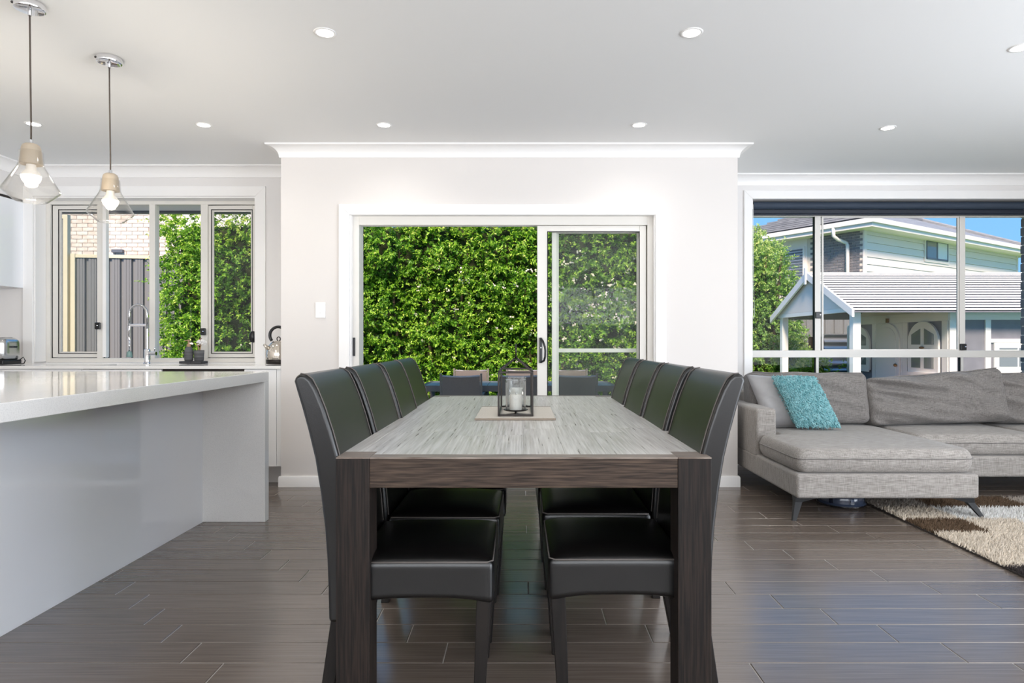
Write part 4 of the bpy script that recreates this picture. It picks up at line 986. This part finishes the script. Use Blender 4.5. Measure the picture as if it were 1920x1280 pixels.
# hedge
HX0, HX1, HYF = -5.35, 2.55, 9.2
hg = thing('hedge', (-1.4, 9.6, GZ), 'tall clipped green hedge with small white blossoms beyond the patio', 'hedge')
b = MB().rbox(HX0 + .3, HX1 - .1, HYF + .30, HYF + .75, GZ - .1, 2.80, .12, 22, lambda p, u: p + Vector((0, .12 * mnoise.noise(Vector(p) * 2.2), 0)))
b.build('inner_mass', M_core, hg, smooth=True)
for k in range(16):
    x = HX0 + .5 + k * .5 + random.uniform(-.1, .1)
    MB().tube([(x, HYF + .27, GZ), (x + .05, HYF + .25, .8), (x - .04, HYF + .22, 1.7), (x + .08, HYF + .2, 2.6)], [.03, .025, .018, .008], 6).build('stem', M_bark, hg)
def hedge_sprays(n, depth, bright, nl=14, ls=.062, zlo=-.1):
    x = rng.uniform(HX0, HX1, n); z = rng.uniform(zlo, 2.88, n)
    f = np.array([mnoise.noise(Vector((a * 1.7, c * 1.9, 3.1))) for a, c in zip(x, z)]); top = np.array([.10 * mnoise.noise(Vector((a * 2.3, 0, 9))) for a in x])
    lim = 2.80 + top + np.where(x < -2.5, .35, 0); z = np.where(z > lim, rng.uniform(.2, 2.5, n), z * np.where(x < -2.5, 1.1, 1.0))
    y = HYF + depth + .28 * f + rng.uniform(-.05, .08, n)
    edge = np.clip((HX0 + .35 - x) / .35, 0, 1); y += edge * .3
    out = np.stack([rng.normal(0, .7, n), -np.abs(rng.normal(.7, .3, n)), rng.normal(.15, .6, n)], 1)
    near = z > lim - .25; out[near, 2] += .8
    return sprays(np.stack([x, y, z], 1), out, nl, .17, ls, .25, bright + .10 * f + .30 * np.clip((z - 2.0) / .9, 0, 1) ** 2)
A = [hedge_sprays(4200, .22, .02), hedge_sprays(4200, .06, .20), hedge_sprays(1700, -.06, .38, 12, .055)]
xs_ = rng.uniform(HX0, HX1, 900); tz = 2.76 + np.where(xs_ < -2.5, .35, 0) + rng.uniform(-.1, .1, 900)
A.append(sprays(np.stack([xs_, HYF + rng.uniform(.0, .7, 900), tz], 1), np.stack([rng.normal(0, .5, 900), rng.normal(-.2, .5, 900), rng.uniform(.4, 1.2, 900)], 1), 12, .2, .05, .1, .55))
A = [np.concatenate(q) for q in zip(*A)]
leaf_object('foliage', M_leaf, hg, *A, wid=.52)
b = MB()
for k in range(150):
    x = random.uniform(-1.6, 2.2) if k < 130 else random.uniform(-5, -2.6); z = random.uniform(.6, 2.45)
    if k < 75: x = random.gauss(1.0, .55); z = random.gauss(1.65, .35)
    f = mnoise.noise(Vector((x * 1.7, z * 1.9, 3.1))); [b.sphere((x + random.gauss(0, .016), HYF - .04 + .28 * f, z + random.gauss(0, .016)), random.uniform(.008, .017), 6, 4) for _ in range(4)]
b.build('blossom', M_bloss, hg, smooth=True)['kind'] = 'stuff'

# steel fence beyond the kitchen window
def fence(x0, y0, x1, y1, z1, name, label, nsheet, post=True):
    t = thing(name, (x0, y0, GZ), label, 'fence', 'grey steel boundary fence')
    t.rotation_euler.z = 0
    d = Vector((x1 - x0, y1 - y0)); L_ = d.length; d /= L_; nr = Vector((d.y, -d.x)); w = L_ / nsheet
    def pt(s_, off, z): return (x0 + d.x * s_ + nr.x * off, y0 + d.y * s_ + nr.y * off, z)
    for k in range(nsheet):
        prof_ = []; q = 4; 
        for i in range(q):
            s0 = k * w + i * w / q; e = w / q
            prof_ += [(s0, 0.0), (s0 + e * .18, .0), (s0 + e * .26, .034), (s0 + e * .46, .034), (s0 + e * .5, .029), (s0 + e * .54, .034), (s0 + e * .72, .034), (s0 + e * .76, .029), (s0 + e * .80, .034), (s0 + e * .92, .034)]
        prof_.append(((k + 1) * w, 0.0)); n_ = len(prof_); b = MB()
        v = [pt(s_, o_, GZ) for s_, o_ in prof_] + [pt(s_, o_, z1 - .05) for s_, o_ in prof_]
        b.add(v, [(i, i + 1, n_ + i + 1, n_ + i) for i in range(n_ - 1)]); b.build('fence_sheet', M_fence, t, fix=False)
    def beam(s0, s1, o0, o1, za, zb, nm):
        q = [pt(s0, o0, za), pt(s1, o0, za), pt(s1, o1, za), pt(s0, o1, za)]; r = [(a, c, zb) for a, c, _ in q]; MB().hexa(q, r).build(nm, M_cream, t, bevel=.005)
    beam(-.02, L_ + .02, -.015, .055, z1 - .055, z1, 'top_rail')
    for s_ in ([0.0, L_] if post else [L_]): beam(s_ - .035, s_ + .035, -.02, .065, GZ, z1 + .01, 'post')
fence(-7.20, 10.40, -4.4, 10.75, 2.50, 'steel_fence', 'grey ribbed steel fence with a cream rail beside the hedge', 4)
fence(-8.6, 10.30, -7.30, 10.38, 3.12, 'steel_fence', 'taller grey ribbed steel fence panel at the left of the kitchen window', 2, False)
# cream brick neighbour wall
nw = thing('brick_house_wall', (-8.6, 14.0, GZ), 'pale cream brick wall of the house behind the steel fence', 'wall')
bx(-13, -4.5, 14.012, 14.2, GZ, 4.6).build('mortar_bed', M_mortar, nw)
p0 = None; cnt = 0
for r in range(18):
    z = 2.72 + r * .086
    for k in range(13):
        x = -10.6 + k * .24 + (.12 if r % 2 else 0)
        if p0 is None: p0 = bx(x, x + .23, 13.99, 14.05, z, z + .076).build('brick', M_brickc, nw, bevel=.004, seg=1); o = p0; base = (x, z)
        else: o = p0.copy(); COL.objects.link(o); o.parent = nw; o.location = (x - base[0], random.uniform(-.002, .002), z - base[1])
bx(-8.86, -8.62, 13.93, 13.99, 3.02, 3.09).build('wall_vent', M_darkwin, nw)

# brick pier outside the living window
pr = thing('brick_pier', (5.0, 6.15, GZ), 'charcoal brick pier at the right edge outside the window', 'pier')
bx(4.798, 5.19, 5.975, 6.19, GZ, 2.36).build('mortar_bed', M_mortd, pr)
p0 = None
for r in range(29):
    z = GZ + .005 + r * .086
    for k, xx in enumerate((4.79, 5.01)):
        if p0 is None: p0 = bx(xx, xx + .21, 5.965, 6.20, z, z + .076).build('brick', M_brickd, pr, bevel=.003, seg=1); base = (xx, z)
        else: o = p0.copy(); COL.objects.link(o); o.parent = pr; o.location = (xx - base[0] + .004 * (r % 2), 0, z - base[1])

# cubby house
S = 1.3
cu = thing('cubby_house', (7.0, 11.3, GZ), 'white and slate-grey childrens cubby house with a gabled board roof', 'playhouse')
CYf, CYr, CYb, CXg = 7.5 * S, 8.72 * S, 9.98 * S, 3.856 * S
CZe, CZr = 1.1 + .353 * S, 1.1 + .905 * S
CXw, CYw, CXe = 5.137 * S, 7.75 * S, 7.7 * S
def slope_board(y0, z0, y1, z1, x0, x1, th, nm, m=M_white):
    a = Vector((0, y0, z0)); c = Vector((0, y1, z1)); nn = Vector((0, -(c - a).z, (c - a).y)).normalized() * th
    if nn.z < 0: nn = -nn
    q = [(x0, y0, z0), (x1, y0, z0), (x1, y1, z1), (x0, y1, z1)]
    return MB().hexa(q, [(p[0], p[1] + nn.y, p[2] + nn.z) for p in q]).build(nm, m, cu)
NB = 15
for k in range(NB):
    t0, t1 = k / NB, (k + 1) / NB - .014
    ya, yb = CYf + (CYr - CYf) * t0, CYf + (CYr - CYf) * min(1, t1); za, zb = CZe + (CZr - CZe) * t0 + .018, CZe + (CZr - CZe) * min(1, t1)
    slope_board(ya, za, yb, zb, CXg + .02, CXe + .3, .012, 'roof_board')
    ya, yb = CYb + (CYr - CYb) * t0, CYb + (CYr - CYb) * min(1, t1)
    slope_board(ya, za, yb, zb, CXg + .02, CXe + .3, .012, 'roof_board')
bx(CXg + .02, CXe + .3, CYr - .06, CYr + .06, CZr + .005, CZr + .03).build('ridge_cap', M_white, cu)
for yE in (CYf, CYb): slope_board(yE, CZe - .02, CYr, CZr - .02, CXg + .02, CXe + .28, .012, 'lap_shadow_sheet', M_cubby)  # dark sheet added so the board gaps stand in for lap shadows
for yE in (CYf, CYb):
    dz = .13; MB().prism([(yE, CZe - .09), (yE, CZe + .035), (CYr, CZr + .05), (CYr, CZr - .085)], 'x', CXg - .02, CXg + .018).build('barge_board', M_white, cu, bevel=.004)
bx(CXg - .045, CXg - .0205, CYr - .035, CYr + .035, CZr - .18, CZr + .12).build('finial', M_white, cu, bevel=.008)
MB().prism([(CYf + .25, CZe + .07), (CYb - .25, CZe + .07), (CYr, CZr - .06)], 'x', CXg + .06, CXg + .08).build('gable_lining', M_board, cu)
bx(CXg + .06, CXg + .10, CYf + .2, CYb - .2, CZe - .0, CZe + .068).build('tie_beam', M_white, cu)
for yy in (CYf + .20, CYb - .32): bx(CXg + .10, CXg + .22, yy, yy + .12, GZ, CZe - .001).build('porch_post', M_white, cu, bevel=.005)
bx(CXg + .1, CXw - .001, CYf + .2, CYb - .2, GZ + .0, .22).build('porch_deck', M_tan, cu)
# walls
bx(CXw, CXe, CYw, CYb - .15, GZ, CZe + .02).build('wall_body', M_cubby, cu)
MB().prism([(CYw, CZe + .02), (CYb - .15, CZe + .02), (CYr, CZr - .05)], 'x', CXw, CXw + .05).build('gable_wall', M_board, cu)
def dpx(px): return CXw * F / (px - VX)                  # depth along the porch wall
def zp(py, Y): return CH - (py - HY) * Y / F
bx(CXw - .015, CXw, CYw, CYb - .15, CZe - .13, CZe + .02).build('head_board', M_white, cu)
for px0, px1 in ((1590, 1594), (1637, 1643), (1694, 1703), (1768, 1779)):
    bx(CXw - .02, CXw - .0002, dpx(px1), dpx(px0), GZ, CZe - .131).build('wall_batten', M_white, cu)
def arch_poly(y0, y1, z0, z1, n_=12):
    c = (y0 + y1) / 2; r = (y1 - y0) / 2; rz = r * .85
    return [(y0, z0), (y1, z0)] + [(c + r * math.cos(a), z1 - rz + rz * math.sin(a)) for a in [PI * k / n_ for k in range(n_ + 1)]]
yA, yB_ = dpx(1693), dpx(1643); ym = (yA + yB_) / 2
MB().prism([(yA - .0, GZ), (yB_, GZ), (yB_, CZe - .132), (yA, CZe - .132)], 'x', CXw - .014, CXw - .0003).build('door_surround', M_white, cu)
dr_ = MB().prism(arch_poly(yA + .05, yB_ - .05, .32, zp(606, ym)), 'x', CXw - .045, CXw - .0145).build('door', M_white, cu, bevel=.006)
MB().prism(arch_poly(yA + .13, yB_ - .13, .40, zp(613, ym)), 'x', CXw - .052, CXw - .0455).build('door_panel', M_white, dr_, bevel=.004)
MB().sphere((CXw - .07, yA + .12, zp(683, ym)), .028, 10, 8).build('door_knob', M_brass, dr_, smooth=True)
bx(CXw - .05, CXw - .016, ym - .03, ym + .03, zp(607, ym) + .02, zp(597, ym)).build('wall_plaque', M_brass, cu)
for px0, px1, pt_, pb in ((1592, 1635, 612, 692), (1704, 1766, 602, 701)):
    ya, yb = dpx(px1), dpx(px0); yc = (ya + yb) / 2; zt, zb = zp(pt_, yc), zp(pb, yc)
    w_ = MB().prism(arch_poly(ya + .03, yb - .03, zb, zt), 'x', CXw - .04, CXw - .0005).build('arched_window', M_white, cu, bevel=.006)
    bx(CXw - .06, CXw - .0405, ya + .02, yb - .02, zb - .03, zb + .03).build('window_sill', M_white, w_)
    for s_ in (0, 1):
        y0_, y1_ = (ya + .14, yc - .05) if s_ == 0 else (yc + .05, yb - .14)
        zm = (zb + zt) / 2; top = zt - .22
        pl = [(y0_, zm + .05), (y1_, zm + .05), (y1_, top + (.10 if s_ == 0 else 0)), (y0_, top + (0 if s_ == 0 else .10))]
        MB().prism(pl, 'x', CXw - .044, CXw - .041).build('pane', M_pane, w_)
        bx(CXw - .044, CXw - .041, y0_, y1_, zb + .1, zm - .04).build('pane', M_pane, w_)
    MB().sphere((CXw - .055, yc, (zb + zt) / 2), .025, 8, 6, (1, 2.4, .8)).build('latch', M_brass, w_, smooth=True)
# front wall (facing the window)
def fpx(px): return (px - VX) * CYw / F
bx(CXw - .0, CXe, CYw - .02, CYw - .0002, CZe - .12, CZe + .02).build('head_board', M_white, cu)
for px0, px1 in ((1779, 1792), (1846, 1856)): bx(fpx(px0), fpx(px1), CYw - .025, CYw - .0003, GZ, CZe - .121).build('wall_batten', M_white, cu)
bx(fpx(1856) + .001, CXe, CYw - .025, CYw - .0003, zp(642, CYw), zp(635, CYw)).build('wall_rail', M_white, cu)
fw = bx(fpx(1862), fpx(1922), CYw - .03, CYw - .0004, zp(700, CYw), zp(642.5, CYw)).build('side_window', M_white, cu)
for zz in ((652, 655), (664, 687)): bx(fpx(1871), fpx(1905), CYw - .034, CYw - .0305, zp(zz[1], CYw), zp(zz[0], CYw)).build('pane', M_pane, fw)
bx(fpx(1908), fpx(1930), CYw - .034, CYw - .0305, zp(687, CYw), zp(652, CYw)).build('pane', M_pane, fw)

# galvanised garden bed and fence behind the porch
gb = thing('garden_bed', (7.4, 13.6, GZ), 'corrugated galvanised steel garden bed behind the cubby porch', 'planter')
pf = []; n_ = 90
for k in range(n_ + 1): pf.append((13.55 - .022 * math.cos(k / n_ * 2 * PI * 9), GZ + (1.24 - GZ) * k / n_))
b = MB(); v = [(x, y, z) for x in (6.35, 8.4) for y, z in pf]; b.add(v, [(i, i + 1, n_ + 2 + i, n_ + 1 + i) for i in range(n_)]); b.build('corrugated_side', M_corr, gb, smooth=True, fix=False)
bx(6.35, 8.4, 13.58, 14.3, GZ, 1.2).build('soil_fill', M_soil, gb); bx(6.33, 8.42, 13.51, 13.58, 1.235, 1.262).build('top_edge', M_corr, gb)
fence(3.0, 15.6, 12.0, 15.6, 1.85, 'steel_fence', 'grey steel fence behind the cubby house', 10)

# pale-leaved shrub left of the cubby
tr = thing('garden_shrub', (5.4, 14.1, GZ), 'tall bright green shrub at the left of the living room window', 'shrub')
for k in range(7):
    a = random.uniform(0, 2 * PI); MB().tube([(5.3 + .08 * math.cos(a), 14.1 + .08 * math.sin(a), GZ), (5.3 + .3 * math.cos(a), 14.1 + .3 * math.sin(a), 1.4), (5.3 + .5 * math.cos(a), 14.1 + .5 * math.sin(a), 2.9)], [.04, .03, .012], 6).build('stem', M_bark, tr)
def shrub(cx, cy, cz, rx, ry, rz, n, bright, ls):
    d = rng.normal(size=(n, 3)); d /= np.linalg.norm(d, axis=1, keepdims=True)
    rad = rng.uniform(.72, 1.03, n) * np.array([1 + .16 * mnoise.noise(Vector(q) * 2.3) for q in d])
    p = np.array([cx, cy, cz]) + d * rad[:, None] * np.array([rx, ry, rz])
    out = d * .8 + rng.normal(0, .4, (n, 3)); out[:, 2] += .3
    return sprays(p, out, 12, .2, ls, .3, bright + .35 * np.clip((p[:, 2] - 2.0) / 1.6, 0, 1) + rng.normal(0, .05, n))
A = [shrub(5.05, 14.2, 1.5, 1.05, .8, 2.0, 3600, .12, .075), shrub(4.6, 14.0, 2.2, .8, .7, 1.35, 1500, .2, .075), shrub(5.75, 14.0, .5, .42, .35, .75, 600, .15, .08)]
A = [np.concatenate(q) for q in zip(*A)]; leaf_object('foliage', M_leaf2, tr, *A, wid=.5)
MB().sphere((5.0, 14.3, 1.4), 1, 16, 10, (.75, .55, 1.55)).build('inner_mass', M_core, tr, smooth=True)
sp_ = thing('garden_plant', (6.0, 13.3, GZ), 'small bright leafy plant beside the cubby porch post', 'plant')
A = sprays(np.stack([rng.normal(5.98, .16, 140), rng.normal(13.33, .07, 140), rng.uniform(.0, .6, 140)], 1), np.stack([rng.normal(0, .4, 140), rng.normal(-.2, .3, 140), np.ones(140)], 1), 12, .3, .12, .2, .45)
leaf_object('foliage', M_leaf, sp_, *A, wid=.4); MB().tube([(5.98, 13.33, GZ), (5.98, 13.33, .6)], .02, 6).build('stem', M_bark, sp_)

# two-storey neighbour house
TH = math.radians(33); hC = Vector((10.6, 20.0)); dR = Vector((math.cos(TH), math.sin(TH))); dL = Vector((-math.sin(TH), math.cos(TH))); nR = Vector((dR.y, -dR.x)); nL = Vector((-dL.y, dL.x))
nh = thing('neighbour_house', (hC.x, hC.y, GZ), 'two-storey house with charcoal brick, white weatherboards and a tiled roof', 'house')
RM = Matrix(((dR.x, dL.x, 0, hC.x), (dR.y, dL.y, 0, hC.y), (0, 0, 1, 0), (0, 0, 0, 1)))   # local u along right wall, v along left wall
LR, LL, ZE = 11.36, 5.0, 4.55
def hb(u0, u1, v0, v1, z0, z1, nm, m, par=None, **k): return MB().box(u0, u1, v0, v1, z0, z1, RM).build(nm, m, par or nh, **k)
hb(.03, LR, .03, LL, GZ, ZE, 'wall_core', M_mortd)
zb = 1.9; nb = 0
while zb < ZE - .02:                                      # weatherboards on the right-hand wall
    zt = min(ZE, zb + .225)
    MB().prism([(.0295, zb), (-.012, zb + .004), (.008, zt), (.0295, zt)], 'x', .16, LR - .12, RM).build('weatherboard', M_board, nh); zb += .23
hb(0, .158, -.02, .029, GZ, ZE, 'corner_board', M_board); hb(LR - .119, LR + .02, -.02, .029, GZ, ZE, 'corner_board', M_board)
hb(.16, LR - .12, .0, .029, GZ, 1.895, 'lower_cladding', M_board)
p0 = None; r = 0; zb = 2.35
while zb < ZE - .03:                                       # charcoal bricks on the left-hand wall
    for k in range(8):
        v0 = .02 + k * .24 + (.12 if r % 2 else 0)
        if v0 > 1.68: continue
        if p0 is None: p0 = MB().box(.012, .05, v0, v0 + .222, zb, zb + .071, RM).build('brick', M_brickd, nh); base = (v0, zb)
        else:
            o = p0.copy(); COL.objects.link(o); o.parent = nh; q = dL * (v0 - base[0]); o.location = (q.x, q.y, zb - base[1])
    zb += .086; r += 1
lw = hb(.0, .03, 1.92, 5, 2.95, ZE, 'pale_cladding', M_board)
for k in range(13): hb(-.03, -.002, 2.06, 2.9, 3.03 + k * .095, 3.03 + k * .095 + .05, 'louvre', M_darkwin)
hb(-.045, -.001, 1.98, 2.05, 2.98, 4.30, 'louvre_frame', M_board)
OH = .55
hb(-OH, LR + OH, -OH, LL + OH, ZE, ZE + .06, 'soffit', M_soffit)
gt = MB()
for q in ((-OH - .1, LR + OH + .1, -OH - .1, -OH), (-OH - .1, -OH, -OH, LL + OH)): gt.box(q[0], q[1], q[2], q[3], ZE + .10, ZE + .24, RM)
gt.build('gutter', M_gutter, nh)
fa = MB()
for q in ((-OH - .03, LR + OH, -OH - .03, -OH), (-OH - .03, -OH, -OH, LL + OH)): fa.box(q[0], q[1], q[2], q[3], ZE - .02, ZE + .11, RM)
fa.build('fascia', M_gutter, nh)
for v_, nm in ((1.1, ''), (2.35, '')): MB().lathe([(.001, 0), (.07, 0), (.075, .004)], tuple(RM @ Vector((-.28, v_, ZE - .004))), 14).build('soffit_light', M_bulbn, nh)
pitch = math.tan(math.radians(24)); hr = (LL / 2 + OH) * pitch; e0 = -OH - .05; u1, v1 = LR + OH + .05, LL + OH + .05; zr = ZE + .22
hv = [RM @ Vector(q) for q in ((e0, e0, zr), (u1, e0, zr), (u1, v1, zr), (e0, v1, zr), (LL / 2, LL / 2, zr + hr), (LR - LL / 2, LL / 2, zr + hr))]
MB().add(hv, [(0, 1, 5, 4), (2, 3, 4, 5), (3, 0, 4), (1, 2, 5), (0, 3, 2, 1)]).build('roof', M_roof, nh)
# tile courses on the left-hand slope, ridge caps
for k in range(1, 11):
    t = k / 12; z = zr + hr * t + .012; a = e0 + (LL / 2 - e0) * t; c = v1 + (LL / 2 - v1) * t
    MB().box(a - .16, a + .02, a, c, z - .03, z + .02, RM).build('tile_course', M_roof, nh)
for A_, B_ in ((0, 4), (4, 5), (1, 5)): MB().tube([hv[A_] + Vector((0, 0, .03)), hv[B_] + Vector((0, 0, .03))], .09, 6).build('ridge_tiles', M_roof, nh)
dpx_, dpy = -.06, .42
MB().tube([RM @ Vector(q) for q in ((-OH - .05, .62, ZE + .12), (-OH - .05, .62, ZE - .15), (-.40, .60, ZE - .25), (-.09, .50, ZE - .34), (-.06, .48, ZE - .42), (-.06, .48, 1.5))], .055, 10).build('downpipe', M_gutter, nh, smooth=True)
# upstairs window
def hpx(px): a = (px - VX) / F; return (a * hC.y - hC.x) / (dR.x - a * dR.y)
u0, u1_ = hpx(1735), hpx(1775.5)
Yw = hC.y + dR.y * (u0 + u1_) / 2
zt, zb = zp(452, Yw), zp(488, Yw)
wv = hb(u0 - .1, u1_ + .1, -.03, -.012, zb - .1, zt + .1, 'house_window', M_board)
ring_ = MB()
for q in ((u0, u1_, zb, zb + .06), (u0, u1_, zt - .06, zt), (u0, u0 + .06, zb, zt), (u1_ - .06, u1_, zb, zt), ((u0 + u1_) / 2 - .05, (u0 + u1_) / 2 + .02, zb, zt)): ring_.box(q[0], q[1], -.05, -.031, q[2], q[3], RM)
ring_.build('window_frame', M_darkwin, wv)
hb(u0 + .06, (u0 + u1_) / 2 - .05, -.04, -.0305, zb + .06, zt - .06, 'pane', M_pane, wv); hb((u0 + u1_) / 2 + .02, u1_ - .06, -.04, -.0305, zb + .06, zt - .06, 'pane', M_panec, wv)
